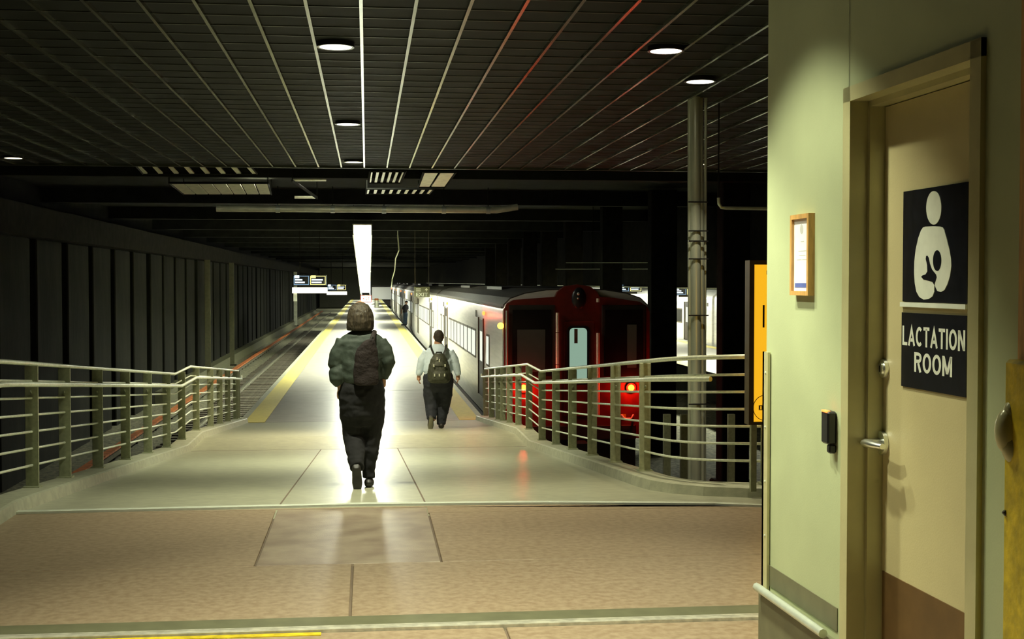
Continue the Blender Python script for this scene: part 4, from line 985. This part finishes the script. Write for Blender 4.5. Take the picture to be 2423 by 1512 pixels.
MB().loft([Q(-.138, -.205, .0)+(.03, .012), Q(-.137, -.215, .06)+(.045, .012), Q(-.13, -.225, .13)+(.034, .012), Q(-.125, -.232, .2)+(.03, .012)], 12).build('sole', 'sole', so, True)
bp = thing('backpack', 'dark olive backpack with reflective tabs on the pale blue shirt', 'backpack', Q(0, -.25, 1.0))
g = MB(); g.loft([Q(0, -.25, .76)+(.14, .08), Q(0, -.26, .80)+(.185, .11), Q(0, -.265, .92)+(.19, .12), Q(0, -.255, 1.05)+(.165, .11), Q(0, -.235, 1.16)+(.125, .09), Q(0, -.215, 1.235)+(.075, .05)], 18)
mk(g, 'main_pouch', 'pack', bp, .011, 2, .008, 12)
g = MB(); g.loft([Q(0, -.36, .79)+(.10, .03), Q(0, -.375, .82)+(.13, .045), Q(0, -.375, .93)+(.125, .045), Q(0, -.35, .97)+(.09, .03)], 14); mk(g, 'front_pocket', 'pack', bp, .011, 2, .003, 12)
g = MB(); g.loft([Q(0, -.33, 1.02)+(.07, .03), Q(0, -.35, 1.04)+(.10, .035), Q(0, -.33, 1.11)+(.08, .03), Q(0, -.31, 1.13)+(.05, .02)], 14); mk(g, 'top_pocket', 'pack', bp, .011, 2, .003, 12)
for sx in (-1, 1):
    MB().tube([Q(sx*.07, -.20, 1.20), Q(sx*.11, -.17, 1.29), Q(sx*.125, -.06, 1.355), Q(sx*.13, .08, 1.31), Q(sx*.14, .17, 1.15)], .024, 8, flat=.5).build('strap', 'strap', bp, True)
MB().tube([Q(-.06, -.23, 1.20), Q(-.04, -.25, 1.255), Q(.04, -.25, 1.255), Q(.06, -.23, 1.20)], .012, 6).build('grab_loop', 'strap', bp, True)
for x, z in ((-.035, 1.16), (.0, 1.13), (-.09, 1.05), (.09, 1.05), (-.08, .90), (-.005, .90), (.08, .90)):
    yy = -.36 if z > 1.1 else (-.39 if z > 1 else -.425)
    MB().box(*(lambda a, c_: (a[0], c_[0], a[1], c_[1], a[2], c_[2]))(Q(x-.009, yy, z-.022), Q(x+.009, yy+.02, z+.022))).build('reflective_tab', 'grey_light', bp)

# third person far down the platform, stepping off the train
p = at_z(966, 770, PLAT); p.x = 2.40; ty = p.y
def T(x, y, z): return (p.x+x, p.y+y, PLAT+z)
to = thing('person', 'distant person in dark top and jeans stepping off the train', 'person', tuple(p))
b = MB(); b.loft([T(0, 0, .8)+(.10, .1), T(0.02, 0, 1.1)+(.13, .1), T(.04, 0, 1.25)+(.12, .08), T(.05, 0, 1.34)+(.05, .05)]); b.ball(T(.07, 0, 1.44), .09, .08, .10, 12, 8)
b.tube([T(-.10, 0, 1.2), T(-.2, -.02, 1.0), T(-.24, .02, .85)], [.045, .035, .028], 8); hand(b, T(-.24, .02, .86), (-.1, 0, -1), (0, 1, 0), (1, 0, 0))
b.tube([T(.14, 0, 1.2), T(.15, -.03, 1.0), T(.08, -.03, .85)], [.045, .035, .028], 8); hand(b, T(.08, -.03, .86), (-.1, 0, -1), (0, 1, 0), (1, 0, 0))
b.tube([T(-.02, 0, .8), T(-.03, 0, .1)], [.08, .04], 8); b.tube([T(.05, 0, .8), T(.1, .05, .1)], [.08, .04], 8)
mk(b, 'body', 'skin', to, .014, 2)
b = MB(); b.loft([T(-.02, 0, .80)+(.15, .12), T(0, 0, .95)+(.15, .12), T(.02, 0, 1.15)+(.17, .12), T(.04, 0, 1.27)+(.13, .09), T(.05, 0, 1.32)+(.06, .06)]); b.tube([T(-.08, 0, 1.22), T(-.19, -.01, 1.02)], [.07, .055], 10); b.tube([T(.14, 0, 1.22), T(.155, -.03, 1.0)], [.07, .055], 10)
mk(b, 'shirt', 'dark_shirt', to, .016, 2)
b = MB(); b.loft([T(0, 0, .86)+(.13, .11), T(0, 0, .7)+(.14, .12)]); b.tube([T(-.03, 0, .75), T(-.05, .0, .4), T(-.07, 0, .07)], [.11, .085, .07], 10); b.tube([T(.05, 0, .75), T(.05, .03, .4), T(.06, .08, .07)], [.11, .085, .07], 10)
mk(b, 'jeans', 'jeans', to, .016, 2)
h = MB(); h.ball(T(.075, .01, 1.47), .095, .088, .09, 12, 8); mk(h, 'hair', 'hair_dark', to, .014, 1)
sh = MB(); shoe(sh, T(-.06, 0, 0), T(-.26, 0, 0), 1.1); mk(sh, 'shoe', 'shoe', to, .012, 1)
sh = MB(); shoe(sh, T(.08, .08, 0), T(-.12, .08, 0), 1.1); mk(sh, 'shoe', 'shoe', to, .012, 1)

# ------------------------------------------------------------------ to metres
seen = set()
SM = Matrix.Scale(K, 4)
for o in list(SC.objects):
    o.location = Vector(o.location)*K
    if o.type == 'MESH' and o.data.name not in seen:
        seen.add(o.data.name); o.data.transform(SM)
    if o.type == 'LIGHT':
        o.data.energy *= K*K; o.data.shadow_soft_size *= K
